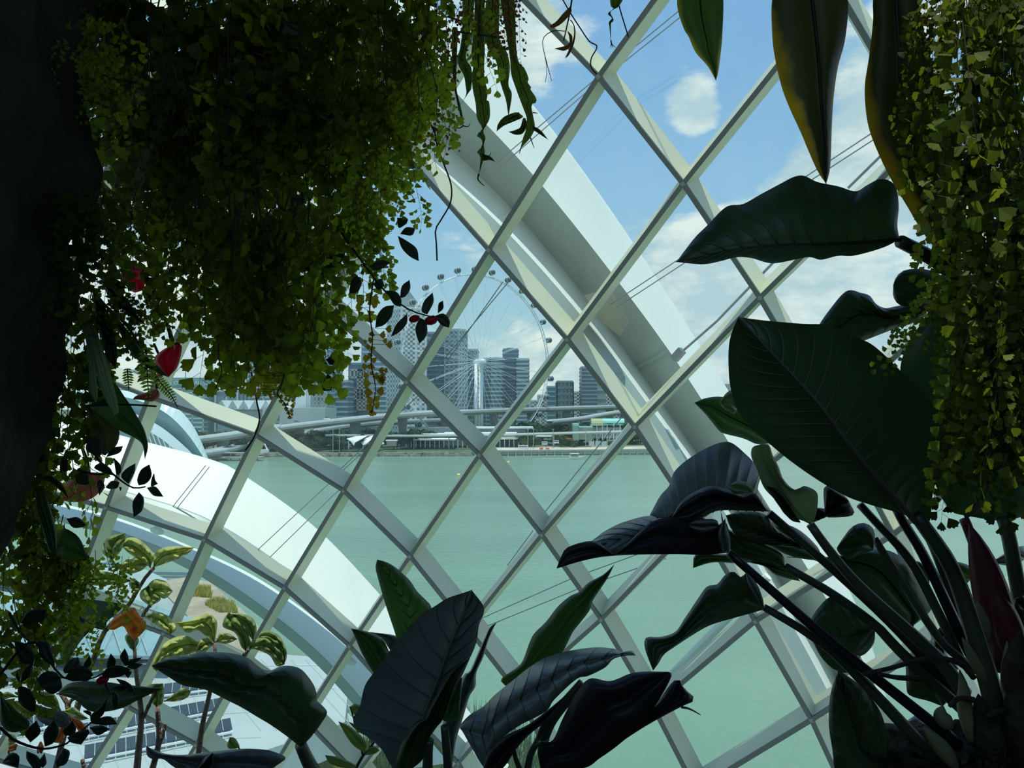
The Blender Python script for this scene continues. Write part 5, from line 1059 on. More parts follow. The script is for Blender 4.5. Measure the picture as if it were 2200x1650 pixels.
blade('leaf', (1180, 1670), [(1260, 1620), (1300, 1578), (1220, 1540), (1150, 1525), (1000, 1520), (800, 1540), (620, 1560), (500, 1555), (420, 1530)], (358, 1500), [(1000, 1720), (800, 1720), (640, 1700), (540, 1640), (470, 1590), (400, 1590), (362, 1560)], 1.90, 1.84, LM['slate'], D, k=5, veins=10, amp=.004, n=72, w=8)
blade('leaf', (700, 1690), [(700, 1640), (740, 1590)], (808, 1545), [(830, 1680), (815, 1600)], 1.84, 1.82, LM['black'], D, k=5, n=12, w=4)
stalk('stalk', [(1000, 1720), (1040, 1800)], 1.9, 1.95, .012, .014, M['stem'], D, k=5)
E = empty('seedling', P(760, 1700, 2.2), 'small sprig with three striped leaves left of the slate leaf', 'plant')
leafp('leaf', [(1830, 1545), (1760, 1500), (1700, 1420), (1655, 1335), (1720, 1360), (1800, 1420), (1850, 1490)], 3, 2.2, 2.15, LM['limedark'], E, k=5)
leafp('leaf', [(1790, 1645), (1700, 1650), (1600, 1620), (1565, 1562), (1650, 1575), (1740, 1610)], 3, 2.2, 2.15, LM['limedark'], E, k=5)
leafp('leaf', [(1825, 1565), (1850, 1520), (1900, 1500), (1935, 1530), (1900, 1555)], 3, 2.2, 2.2, LM['limedark'], E, k=5)
leafp('leaf', [(1880, 1490), (1850, 1440), (1780, 1400), (1720, 1335), (1800, 1370), (1890, 1440)], 3, 2.22, 2.2, LM['limedark'], E, k=5)
leafp('leaf', [(1735, 1235), (1760, 1290), (1800, 1270), (1810, 1230), (1770, 1215)], 3, 2.25, 2.25, LM['limedark'], E, k=5)
stalk('stem', [(1760, 1680), (1820, 1570), (1880, 1500), (1900, 1470)], 2.2, 2.2, .005, .003, M['twig'], E, k=5)
stalk('stem', [(1735, 1235), (1790, 1420), (1820, 1560)], 2.25, 2.2, .002, .003, M['twig'], E, k=5)
G = empty('seedling', P(500, 1640, 2.6), 'tiny pale leaf over the solar roof near the bottom edge', 'plant')
leafp('leaf', [(990, 1515), (920, 1520), (905, 1490), (925, 1440), (960, 1450), (985, 1490)], 3, 2.6, 2.6, LM['limedark'], G, k=5)
stalk('stem', [(985, 1515), (1010, 1600), (1000, 1720)], 2.6, 2.62, .003, .004, M['twig'], G, k=5)

# ------------------------------------------------------------------ crinkled lime plants in the sun
def limeplant(label, base, leaves, stems, k, d):
    e = empty('crinkled_leaf_shrub', P(*base, d), label, 'shrub', 'lime green shrubs in the sun')
    for i, (poly, tip, mm) in enumerate(leaves): leafp('leaf', poly, tip, d, d - .04, LM[mm], e, k=k, bulge=.03, veins=5, amp=.005, n=34, w=8, wav=.016, crk=.028, rib=.0022, ribm=M['ribpale'])
    for pts, r0, r1 in stems:
        o = stalk('woody_stem', pts, d + .01, d + .01, r0, r1, M['wood'], e, k=k, n=14)
        c = spline(px(k, pts), 6)
        for i in (1, 3, 5):
            p = P(c[i][0], c[i][1], d + .01); MB().tube([p + Vector((0, 0, -.006)), p, p + Vector((0, 0, .006))], [r0 * 1.0, r0 * 1.35, r0 * 1.0], 8).build('node_ring', M['wood'], o)
    return e
limeplant('tall lime shrub with bubbled leaves high at left in front of the lower arch', (240, 1700), [
  ([(760, 640), (700, 600), (695, 540), (740, 480), (850, 455), (840, 530), (800, 600)], 4, 'limedark'),
  ([(1015, 690), (960, 650), (880, 600), (825, 550), (850, 495), (920, 490), (990, 540), (1040, 610)], 3, 'lime'),
  ([(1035, 690), (1040, 600), (1090, 560), (1180, 545), (1315, 552), (1250, 610), (1150, 650)], 4, 'lime'),
  ([(1005, 670), (950, 712), (870, 732), (800, 700), (860, 630), (950, 625)], 3, 'lime'),
  ([(900, 780), (800, 800), (650, 812), (505, 785), (600, 730), (700, 715), (800, 740)], 3, 'limedark'),
  ([(1035, 860), (1000, 810), (1050, 768), (1120, 785), (1168, 850), (1110, 900)], 4, 'lime'),
  ([(1000, 810), (1050, 850), (1085, 905), (1015, 952), (950, 900), (950, 850)], 3, 'limedark'),
  ([(975, 1020), (1060, 988), (1130, 1015), (1175, 1065), (1192, 1110), (1150, 1142), (1100, 1112), (1030, 1060)], 5, 'lime'),
  ([(940, 790), (900, 760), (870, 800), (900, 850), (950, 840)], 3, 'limedark')],
  [([(1040, 690), (980, 760), (900, 890), (860, 960), (700, 1130), (640, 1290), (560, 1500), (500, 1720)], .007, .013), ([(960, 1020), (1000, 960), (1010, 950)], .006, .006)], 4, 2.95)
limeplant('lime shrub with curled leaves rising behind the broad arching dark leaf', (470, 1700), [
  ([(820, 800), (800, 790), (750, 750), (700, 720), (640, 740), (545, 668), (640, 655), (700, 630), (780, 606), (835, 655), (835, 720)], 5, 'lime'),
  ([(810, 820), (700, 870), (600, 890), (480, 920), (430, 1000), (395, 960), (420, 890), (480, 810), (560, 765), (640, 758), (710, 795)], 4, 'lime'),
  ([(815, 810), (760, 862), (700, 862), (712, 800), (765, 768)], 2, 'lime'),
  ([(825, 800), (860, 738), (920, 745), (975, 780), (900, 812)], 3, 'lime'),
  ([(1030, 860), (1000, 830), (960, 740), (880, 700), (882, 650), (915, 598), (960, 625), (1020, 705), (1065, 800)], 5, 'limedark'),
  ([(1080, 790), (1040, 745), (1000, 690), (925, 610), (1000, 608), (1080, 640), (1105, 720)], 3, 'limedark'),
  ([(1055, 850), (1060, 810), (1130, 768), (1210, 788), (1280, 860), (1295, 950), (1240, 962), (1190, 890), (1100, 850)], 5, 'limedark'),
  ([(1120, 770), (1130, 735), (1190, 724), (1260, 760), (1305, 850), (1305, 915), (1280, 960), (1262, 850), (1190, 790)], 6, 'limedark')],
  [([(820, 800), (825, 870), (790, 1130), (740, 1350), (715, 1530), (700, 1720)], .006, .012), ([(1050, 850), (990, 920), (900, 1010)], .006, .006)], 5, 2.85)
limeplant('small lime shrub with a twisted yellow leaf on a ringed stem', (340, 1720), [
  ([(430, 1240), (400, 1210), (390, 1140), (365, 1088), (470, 1078), (480, 1130), (470, 1210)], 4, 'limedark'),
  ([(480, 1200), (540, 1150), (610, 1108), (662, 1130), (640, 1172), (570, 1200)], 3, 'lime')],
  [([(432, 1240), (442, 1350), (440, 1500), (400, 1660), (390, 1730)], .008, .012), ([(488, 1355), (470, 1430), (445, 1500)], .006, .007)], 5, 2.75)
limeplant('bare ringed stem with a side shoot left of the twisted yellow leaf', (300, 1720), [([(275, 860), (240, 830), (215, 760), (270, 720), (310, 790)], 3, 'limedark')],
  [([(280, 840), (290, 1000), (325, 1290), (310, 1500), (290, 1730)], .006, .013), ([(425, 1130), (385, 1210), (345, 1300)], .006, .007)], 5, 2.70)
limeplant('lime leaf cluster in the bottom left corner behind the vine', (60, 1720), [
  ([(180, 640), (100, 690), (50, 640), (50, 540), (100, 465), (190, 480), (215, 580)], 4, 'lime'),
  ([(280, 850), (240, 800), (320, 660), (380, 650), (415, 690), (340, 800)], 4, 'lime'),
  ([(600, 1080), (500, 1060), (420, 1030), (340, 960), (380, 895), (500, 900), (560, 960)], 4, 'limedark'),
  ([(330, 1130), (280, 1170), (200, 1140), (90, 1030), (160, 985), (260, 1010), (330, 1060)], 4, 'lime'),
  ([(180, 950), (100, 960), (20, 980), (0, 920), (80, 900)], 3, 'lime'),
  ([(620, 1090), (720, 1050), (800, 1110), (875, 1165), (780, 1180), (690, 1140)], 3, 'lime'),
  ([(170, 1380), (120, 1440), (75, 1420), (90, 1310), (150, 1330)], 3, 'lime'),
  ([(540, 300), (480, 320), (400, 300), (450, 240), (520, 240)], 2, 'lime')],
  [([(590, 900), (640, 980), (670, 1050), (650, 1250), (600, 1450), (540, 1700)], .008, .011), ([(740, 950), (690, 1000), (670, 1050)], .006, .008), ([(810, 1565), (830, 1660)], .006, .007)], 12, 2.75)
for label, k, poly, tip, d in (('orange and red mottled croton leaf over the ringed stem', 4, [(900, 1178), (860, 1130), (830, 1085), (770, 1110), (725, 1105), (760, 1040), (830, 990), (900, 955), (940, 1010), (992, 1080), (950, 1145)], 4, 2.6),
                        ('orange leaf among the dark vine leaves at the bottom', 12, [(690, 1150), (760, 1160), (830, 1220), (855, 1275), (790, 1300), (740, 1240)], 3, 2.5),
                        ('rust orange leaf at the bottom left', 12, [(620, 1250), (640, 1340), (590, 1400), (530, 1400), (560, 1320), (590, 1250)], 3, 2.5),
                        ('orange leaf near the left edge', 12, [(370, 1440), (400, 1385), (435, 1450), (410, 1510), (375, 1490)], 3, 2.5),
                        ('dull orange leaf in the bottom left corner', 12, [(85, 1480), (90, 1430), (170, 1410), (160, 1470), (110, 1490)], 3, 2.5)):
    e = empty('croton_leaf', P(*px(k, [poly[0]])[0], d), label, 'leaf', 'orange leaves'); leafp('leaf', poly, tip, d, d - .02, LM['orange'], e, k=k, bulge=.02, amp=.003)
    stalk('petiole', [poly[0], (poly[0][0] + 5, poly[0][1] + 60)], d, d + .02, .003, .003, M['wood'], e, k=k, n=4)

# ------------------------------------------------------------------ hanging leaves at upper right
H = empty('hanging_leaf_plant', P(1700, -140, 1.5), 'trio of long drooping yellow-edged leaves hanging from above', 'plant')
blade('leaf', (285, -120), [(200, -100), (155, -20), (155, 60), (190, 170), (220, 220), (260, 310), (330, 390)], (380, 476), [(380, -100), (422, -20), (418, 200), (410, 300), (395, 420)], 1.75, 1.70, LM['ygreen'], H, k=9, veins=9, bulge=.02, rib=.003, label='short green drooping leaf with a yellow margin')
blade('leaf', (930, -140), [(800, -120), (716, -20), (712, 200), (730, 350), (770, 520), (820, 650), (880, 780), (930, 900), (980, 1010)], (1031, 1087), [(1080, -120), (1152, -20), (1160, 80), (1140, 250), (1100, 400), (1075, 580), (1065, 750), (1060, 900), (1052, 1010)], 1.48, 1.42, LM['yedge'], H, mid=[(960, 100), (985, 350), (1000, 600), (1020, 850)], k=9, veins=12, bulge=.02, dr=.05, n=72, w=8, rib=.004, label='long drooping leaf with yellow edge, centre of the three')
blade('leaf', (1450, -140), [(1340, -120), (1308, 0), (1308, 120), (1285, 330), (1260, 500), (1265, 650), (1290, 780), (1350, 930), (1420, 1070), (1510, 1220), (1600, 1370), (1700, 1500)], (1778, 1578), [(1560, -120), (1590, 100), (1640, 300), (1700, 600), (1770, 900), (1850, 1200), (1850, 1400), (1815, 1530)], 1.38, 1.34, LM['yedge'], H, k=9, veins=12, bulge=.03, n=72, w=8, rib=.004, label='longest drooping brown-green leaf beside the fern curtain')

# ------------------------------------------------------------------ dotted strap fern at top centre
S = empty('strap_fern', P(1050, -60, 2.3), 'hanging strap fern with jagged dotted fronds at top centre', 'fern')
def strapfrond(left, right, tip, d, k=1, seed=0, label=None):
    base = ((left[0][0] + right[0][0]) / 2, left[0][1])
    o = blade('frond', base, left, tip, right, d, d, LM['strap'], S, k=k, veins=16, amp=.001, bulge=.010, n=60, w=4, rib=.0022, ribm=M['twig'], label=label)
    Lc, Rc = resample(px(k, left + [tip]), 90), resample(px(k, right + [tip]), 90); mb = MB(); rnd = random.Random(seed)
    for i in range(4, 84):
        wd = np.linalg.norm(Lc[i] - Rc[i])
        nn = int(wd / 5.2)
        for j in range(nn):
            t = (j + .5 + rnd.uniform(-.2, .2)) / nn
            if abs(t - .5) < .07 or rnd.random() < .18: continue
            q = Lc[i] * (1 - t) + Rc[i] * t; c = P(q[0] + rnd.uniform(-1, 1), q[1] + rnd.uniform(-1, 1), d - .014); r = .0013 * rnd.uniform(.7, 1.3)
            mb.add([c + Vector((r * math.cos(a), 0, r * 1.3 * math.sin(a))) for a in (0, 1.05, 2.1, 3.14, 4.19, 5.24)] + [c + Vector((0, -.001, 0))], [(0, 1, 6), (1, 2, 6), (2, 3, 6), (3, 4, 6), (4, 5, 6), (5, 0, 6)])
    sp = mb.build('spore_dots', M['spore'], o); sp['kind'] = 'stuff'
    return o
strapfrond([(1640, -60), (1625, 220), (1612, 350), (1622, 470), (1612, 500), (1620, 600), (1640, 700), (1650, 800), (1685, 870), (1645, 915), (1680, 940), (1683, 985), (1648, 1030), (1672, 1060)], [(1700, -60), (1700, 200), (1702, 350), (1698, 450), (1702, 540), (1722, 620), (1715, 680), (1732, 690), (1735, 800), (1692, 880), (1708, 930), (1695, 980), (1702, 1040)], (1662, 1180), 2.30, seed=1, label='longest dotted frond, notched along both margins')
strapfrond([(1720, -60), (1700, 250), (1780, 420), (1790, 500), (1820, 600), (1845, 680)], [(1800, -60), (1800, 250), (1850, 350), (1872, 450), (1862, 570), (1885, 640)], (1862, 790), 2.34, seed=2)
strapfrond([(1800, -60), (1850, 250), (1872, 400), (1880, 500), (1920, 620), (1965, 740), (1985, 800), (1978, 880), (1960, 930)], [(1900, -60), (1920, 370), (1970, 460), (1998, 530), (1992, 560), (2015, 585), (2008, 600), (2042, 650), (2052, 690), (2018, 710), (2030, 790), (2040, 860), (2010, 930)], (1942, 1005), 2.28, seed=3, label='broad dotted frond at the right of the fern')
strapfrond([(1560, -60), (1545, 250), (1520, 420), (1560, 510), (1572, 580), (1575, 640)], [(1640, -60), (1600, 250), (1575, 390), (1612, 460), (1612, 590), (1590, 630)], (1532, 715), 2.36, seed=4)
strapfrond([(1480, 200), (1480, 430), (1490, 560), (1515, 700), (1540, 800)], [(1520, 200), (1512, 440), (1512, 600), (1535, 700), (1556, 800)], (1555, 862), 2.38, seed=5)
strapfrond([(1900, 760), (1830, 790), (1790, 840)], [(1960, 790), (1900, 820), (1830, 850)], (1782, 888), 2.27, seed=6)
strapfrond([(1960, 800), (1940, 860), (1900, 880)], [(1990, 840), (1960, 900), (1910, 910)], (1862, 890), 2.26, seed=7)
strapfrond([(2030, 850), (2080, 880)], [(2030, 875), (2070, 905)], (2132, 945), 2.27, seed=8)
strapfrond([(1690, 1040), (1740, 1055)], [(1690, 1085), (1730, 1080)], (1772, 1092), 2.30, seed=9)
stalk('tendril', [(1662, 1175), (1655, 1210), (1680, 1240), (1700, 1255)], 2.30, 2.30, .003, .001, LM['strap'], S, k=1, n=8)
for pts in ([(1690, 1060), (1735, 1050), (1745, 1020)], [(1555, 850), (1530, 865), (1480, 860)], [(1555, 850), (1590, 855), (1605, 830)], [(2025, 760), (2060, 765)], [(1945, 1000), (1935, 1040)], [(2010, 930), (2035, 1000)]): stalk('tendril', pts, 2.29, 2.29, .0022, .0008, LM['strap'], S, k=1, n=8, seg=5)
stalk('cross_twig', [(490, 155), (620, 200), (780, 240)], 2.25, 2.25, .003, .002, M['twig'], S, k=13, n=8); stalk('cross_twig', [(580, 300), (800, 330), (1000, 360)], 2.25, 2.25, .003, .002, M['twig'], S, k=13, n=8)
T = empty('strap_fern', P(1320, -60, 2.4), 'thin twisted dotted frond tip hanging at the top edge', 'fern')
blade('frond', (2080, -60), [(2030, -20), (2035, 60), (2060, 80), (2005, 130), (2045, 170), (2015, 210), (2022, 260)], (2035, 420), [(2150, -20), (2110, 60), (2060, 90), (2030, 120), (2062, 190), (2035, 220), (2035, 260)], 2.4, 2.4, LM['strap'], T, k=13, n=30, w=3)
for dx in (-20, 0, 25): stalk('tendril', [(2035, 380), (2040, 410), (2050 + dx, 450)], 2.4, 2.4, .002, .0008, LM['strap'], T, k=13, n=5, seg=5)
DR = empty('dried_leaf', P(1230, -20, 2.4), 'curled brown dried leaf dangling on a twig at the top', 'leaf')
leafp('leaf', [(1650, 60), (1580, 130), (1520, 200), (1455, 245), (1480, 268), (1560, 230), (1640, 150), (1665, 100)], 3, 2.4, 2.38, LM['fernbrown'], DR, k=13)
leafp('leaf', [(1640, 180), (1680, 240), (1685, 330), (1660, 420), (1600, 550), (1640, 520), (1690, 400), (1700, 280), (1670, 200)], 4, 2.4, 2.38, LM['fernbrown'], DR, k=13)
leafp('leaf', [(1620, 290), (1640, 350), (1630, 420), (1500, 460), (1600, 480), (1660, 420), (1670, 340)], 3, 2.4, 2.38, LM['fernbrown'], DR, k=13)
stalk('twig', [(1670, -40), (1650, 100), (1610, 290), (1588, 385)], 2.4, 2.4, .003, .002, M['twig'], DR, k=13, n=8)
stalk('twig', [(1600, 295), (1500, 290), (1410, 340), (1390, 420), (1430, 600), (1475, 765)], 2.4, 2.4, .0016, .001, M['twig'], DR, k=13, n=16, seg=5)
stalk('twig', [(1405, 500), (1430, 650), (1415, 778)], 2.4, 2.4, .0012, .0008, M['twig'], DR, k=13, n=8, seg=5)
for label, k, pts, d in (('long loose aerial root dangling past the tall arch', 1, [(1265, 705), (1300, 780), (1360, 880), (1380, 980), (1430, 1120), (1475, 1250), (1470, 1370), (1410, 1480), (1370, 1550), (1375, 1640), (1380, 1760)], 2.0),
     ('thin aerial root dangling in the topmost blue diamond', 13, [(1570, -20), (1650, 120), (1740, 260), (1830, 390), (1905, 440), (1850, 550), (1850, 640), (1900, 700)], 2.4),
     ('dark straight root at the top right of the dotted frond tip', 13, [(2090, -30), (2130, 120), (2200, 350)], 2.4),
     ('dark aerial root hanging over the lower left mullion crossing', 11, [(850, 970), (900, 1180), (930, 1380), (965, 1560), (940, 1700), (880, 1850), (780, 2000)], 1.9)):
    c = spline(px(k, pts), 30); MB().tube([P(p[0], p[1], d) for p in c], .0022, 5).build('aerial_root', M['twig'], label=label, cat='root', smooth=True)
# ------------------------------------------------------------------ maidenhair ferns
FAN = [(0, 0), (-.30, .38), (-.52, .62), (-.42, .86), (-.22, .80), (-.12, 1.0), (.06, .90), (.20, 1.0), (.32, .82), (.52, .74), (.40, .42)]
def frond_mesh(seed, m, bl=0.26, step=0.058, size=0.076, lstep=0.052, droop=0.7, sr=1.0):
    """hanging maidenhair frond of unit length: a wiry stem and its fan leaflets"""
    rnd = random.Random(seed); st_ = MB(); lf = MB()
    a0 = rnd.uniform(-.25, .25); sw = rnd.uniform(-.10, .10); ph = rnd.uniform(0, 6)
    def rach(t): return Vector((a0 * t * (1 - t * .6) + sw * math.sin(t * 4 + ph) * t, rnd_y * math.sin(t * 2.5) * .12, -t + .10 * math.sin(PI * min(1, t * 2)) * .4))
    rnd_y = rnd.uniform(-1, 1)
    st_.tube([rach(i / 14) for i in range(15)], [.005 * sr * (1 - .75 * i / 14) for i in range(15)], 4)
    def leaflet(p, d, s_):
        nrm_ = Vector((rnd.gauss(0, .45), -1 if rnd.random() < .5 else 1, rnd.gauss(0, .45))).normalized()
        d = (d - nrm_ * d.dot(nrm_)).normalized(); r = d.cross(nrm_)
        b0 = len(lf.v); cup = rnd.uniform(-.12, .12)
        for (x, y) in FAN: lf.v.append(tuple(p + r * (x * s_) + d * (y * s_) + nrm_ * (cup * abs(x) * s_)))
        for i in range(1, len(FAN) - 1): lf.f.append((b0, b0 + i, b0 + i + 1))
    t = .14; side = 1
    while t < .97:
        p = rach(t); L_ = bl * (1.0 - .65 * t) * rnd.uniform(.7, 1.15); dirx = Vector((side * rnd.uniform(.6, 1), rnd.uniform(-.7, .7), -.35)).normalized()
        n = max(1, int(L_ / lstep)); q = p.copy(); pts = [p.copy()]
        for i in range(n):
            dirx = (dirx + Vector((0, 0, -droop * .25))).normalized(); q = q + dirx * lstep; pts.append(q.copy())
            sd = Vector((rnd.uniform(-.5, .5), rnd.uniform(-.5, .5), -.6)) + dirx * .6
            if i < n - 1: leaflet(q, sd.normalized(), size * rnd.uniform(.75, 1.15))
            else: leaflet(q, (dirx + Vector((0, 0, -.5))).normalized(), size * rnd.uniform(.9, 1.25))
        if len(pts) > 1: st_.tube(pts, .0022 * sr, 3)
        t += step * rnd.uniform(.7, 1.25); side = -side
    leaflet(rach(1.0), Vector((0, 0, -1)), size)
    out = []
    for nm, mb, mm in (('frond_stem', st_, M['twig']), ('leaflets', lf, m)):
        me = bpy.data.meshes.new(nm); me.from_pydata([tuple(v) for v in mb.v], [], mb.f); me.materials.append(mm); out.append(me)
    return out
FR = {}
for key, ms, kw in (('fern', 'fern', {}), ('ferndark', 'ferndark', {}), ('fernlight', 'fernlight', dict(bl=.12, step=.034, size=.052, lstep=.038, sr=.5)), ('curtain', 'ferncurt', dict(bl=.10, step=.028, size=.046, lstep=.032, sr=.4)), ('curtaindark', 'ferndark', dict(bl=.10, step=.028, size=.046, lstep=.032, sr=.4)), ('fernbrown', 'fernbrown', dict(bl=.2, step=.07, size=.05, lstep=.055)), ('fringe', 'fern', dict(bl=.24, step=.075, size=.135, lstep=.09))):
    FR[key] = [frond_mesh(hash(key) % 97 + k * 13 if False else sum(map(ord, key)) + k * 13, LM[ms], **kw) for k in range(6)]
def fern(label, x, y, d, n, ln, spread, key, group=None, seed=0, tilt=0.0, dj=.12):
    """a clump of fronds hanging from (x, y) at depth d; ln frond length and spread in photo pixels"""
    rnd = random.Random(seed * 7 + int(x) * 3 + int(y)); c = P(x, y, d)
    e = empty('maidenhair_fern', c, label, 'fern', group)
    for i in range(n):
        st_, lf = FR[key][rnd.randrange(6)]; L_ = ln * rnd.uniform(.7, 1.15) * d / F
        o = bpy.data.objects.new('frond', st_); link(o, e)
        o.location = (rnd.uniform(-1, 1) * spread * d / F, rnd.uniform(-dj, dj), rnd.uniform(-.5, .5) * spread * .6 * d / F); o.scale = (L_ * (1 if rnd.random() < .5 else -1), L_, L_)
        o.rotation_euler = (rnd.uniform(-.15, .15), rnd.uniform(-.22, .22) + tilt, rnd.uniform(-.9, .9))
        q = bpy.data.objects.new('leaflets', lf); link(q, o); q['kind'] = 'stuff'
ORD = ['first', 'second', 'third', 'fourth', 'fifth', 'sixth', 'seventh', 'eighth', 'ninth', 'tenth', 'eleventh', 'twelfth']
for i, x in enumerate(range(270, 960, 76)):
    bot = np.interp(x, [270, 600, 860, 950], [420, 420, 330, 230])
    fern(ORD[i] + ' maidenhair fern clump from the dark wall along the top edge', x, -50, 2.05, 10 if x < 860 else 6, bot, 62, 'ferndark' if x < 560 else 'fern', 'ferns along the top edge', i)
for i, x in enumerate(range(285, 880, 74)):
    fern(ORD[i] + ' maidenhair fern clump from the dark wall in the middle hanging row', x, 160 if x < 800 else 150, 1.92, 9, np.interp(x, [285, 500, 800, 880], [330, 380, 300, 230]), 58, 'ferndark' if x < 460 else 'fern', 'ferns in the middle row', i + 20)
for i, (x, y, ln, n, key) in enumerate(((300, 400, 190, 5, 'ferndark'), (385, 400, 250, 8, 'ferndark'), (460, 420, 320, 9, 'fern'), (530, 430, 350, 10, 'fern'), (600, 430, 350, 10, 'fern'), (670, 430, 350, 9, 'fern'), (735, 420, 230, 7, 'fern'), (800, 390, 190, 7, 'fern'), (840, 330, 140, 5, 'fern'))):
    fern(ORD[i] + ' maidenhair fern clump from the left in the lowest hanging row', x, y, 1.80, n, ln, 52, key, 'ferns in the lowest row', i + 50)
for i, (x, y, ln) in enumerate(((500, 620, 210), (570, 640, 190), (640, 640, 190), (695, 650, 170))):
    fern(['leftmost ragged fern fringe above the hotel roof', 'fern fringe above the zigzag roofed hall', 'fern fringe above the white stepped tower', 'rightmost fern fringe beside the mullion crossing'][i], x, y, 1.74, 5, ln, 34, 'fringe', 'fern fringe over the skyline', i + 70)
for i, (x, y, ln, n, key) in enumerate(((965, -30, 230, 6, 'fernbrown'), (1030, -40, 170, 6, 'fernbrown'), (1090, -50, 150, 7, 'fernbrown'), (925, 60, 230, 5, 'fernbrown'), (940, 170, 150, 3, 'fernbrown'))):
    fern(['browning fern left of the dotted strap fern', 'browning fern above the dotted strap fern', 'brown fern at the right end of the top edge', 'browning fern in front of the upper mullion', 'dry brown fern tips dangling by the loose aerial root'][i], x, y, 2.15, n, ln, 36, key, 'browning ferns at the top', i + 90)
# dim tufts on the wall at left and fern masses lower down
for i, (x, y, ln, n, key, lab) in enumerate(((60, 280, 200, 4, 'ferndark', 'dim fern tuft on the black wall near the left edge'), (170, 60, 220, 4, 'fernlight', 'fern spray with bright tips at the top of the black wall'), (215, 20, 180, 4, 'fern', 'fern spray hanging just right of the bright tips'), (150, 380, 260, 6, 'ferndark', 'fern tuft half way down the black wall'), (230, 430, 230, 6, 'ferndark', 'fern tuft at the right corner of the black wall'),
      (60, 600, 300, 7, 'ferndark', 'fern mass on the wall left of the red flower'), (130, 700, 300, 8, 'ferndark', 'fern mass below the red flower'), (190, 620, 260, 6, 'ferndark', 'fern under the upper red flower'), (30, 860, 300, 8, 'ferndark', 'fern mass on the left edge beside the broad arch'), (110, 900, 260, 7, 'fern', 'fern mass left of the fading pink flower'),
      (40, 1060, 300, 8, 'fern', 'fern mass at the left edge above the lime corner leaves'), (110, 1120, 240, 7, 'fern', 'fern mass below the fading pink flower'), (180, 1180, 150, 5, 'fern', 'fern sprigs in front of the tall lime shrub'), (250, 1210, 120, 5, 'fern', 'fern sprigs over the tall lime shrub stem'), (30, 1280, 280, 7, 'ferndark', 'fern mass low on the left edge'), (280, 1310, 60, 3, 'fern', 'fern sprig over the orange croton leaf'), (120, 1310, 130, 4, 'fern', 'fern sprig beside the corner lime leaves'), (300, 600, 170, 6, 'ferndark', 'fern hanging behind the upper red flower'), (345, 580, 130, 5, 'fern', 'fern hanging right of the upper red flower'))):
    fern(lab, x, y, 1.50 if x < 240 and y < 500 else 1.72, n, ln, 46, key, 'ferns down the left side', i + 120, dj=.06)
# fern curtain at right
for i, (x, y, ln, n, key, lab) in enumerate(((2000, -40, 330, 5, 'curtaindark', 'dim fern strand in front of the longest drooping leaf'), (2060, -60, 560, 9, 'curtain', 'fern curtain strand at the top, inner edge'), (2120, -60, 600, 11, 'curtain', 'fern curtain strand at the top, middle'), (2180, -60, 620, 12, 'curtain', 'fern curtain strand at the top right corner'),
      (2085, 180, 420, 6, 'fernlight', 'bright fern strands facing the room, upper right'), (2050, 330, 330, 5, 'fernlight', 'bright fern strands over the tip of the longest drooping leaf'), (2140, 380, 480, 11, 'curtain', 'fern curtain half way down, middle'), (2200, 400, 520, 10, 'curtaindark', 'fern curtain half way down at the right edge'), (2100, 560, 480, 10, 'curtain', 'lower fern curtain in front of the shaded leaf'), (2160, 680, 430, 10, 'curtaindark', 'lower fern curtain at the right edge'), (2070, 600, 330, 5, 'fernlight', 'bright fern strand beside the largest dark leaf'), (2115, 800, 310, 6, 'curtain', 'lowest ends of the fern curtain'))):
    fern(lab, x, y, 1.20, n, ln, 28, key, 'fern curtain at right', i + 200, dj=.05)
fern('bright fern sprig arching out over the largest dark leaf', 2035, 585, 1.28, 3, 230, 14, 'fernlight', None, 333, tilt=.55, dj=.02)
fern('second bright fern sprig under the rounded leaf lobe', 2020, 600, 1.29, 2, 190, 10, 'fernlight', None, 334, tilt=.25, dj=.02)

# gold fronds whose leaflets can be told apart
def goldfrond(label, k, stem, leaflets, d, mm='autumn', size=1.0):
    e = empty('maidenhair_frond', P(*px(k, [stem[0]])[0], d), label, 'fern')
    stalk('frond_stem', stem, d, d, .0018, .0009, M['twig'], e, k=k, n=20, seg=5)
    sc_ = np.array(spline(px(k, stem), 60)); s_ = K[k][2]
    for i, (x, y, r) in enumerate(leaflets):
        c = np.array(px(k, [(x, y)])[0]); j = int(np.argmin(np.linalg.norm(sc_ - c, axis=1) + np.maximum(0, sc_[:, 1] - c[1]) * 2)); b_ = sc_[j]
        dv = c - b_; L_ = np.linalg.norm(dv); dv = dv / L_ if L_ > 2 else np.array([0, 1.0]); rv = np.array([-dv[1], dv[0]]); R_ = r * s_ * size * 1.3; b2 = c - dv * R_ * .6
        rnd = random.Random(i + int(x)); pt = [b2 + rv * fx * R_ * 1.2 + dv * fy * R_ * 1.05 for fx, fy in FAN]; ti = rnd.uniform(-.4, .4)
        vs = [P(q[0], q[1], d + ti * fx * R_ * d / F) for q, (fx, fy) in zip(pt, FAN)]
        MB().add(vs, [(0, q, q + 1) for q in range(1, len(FAN) - 1)]).build('leaflet', LM[mm], e)
        if L_ > 3: MB().tube([P(b_[0], b_[1], d), P(b2[0], b2[1], d)], .0006, 3).build('leaflet_stalk', M['twig'], e)
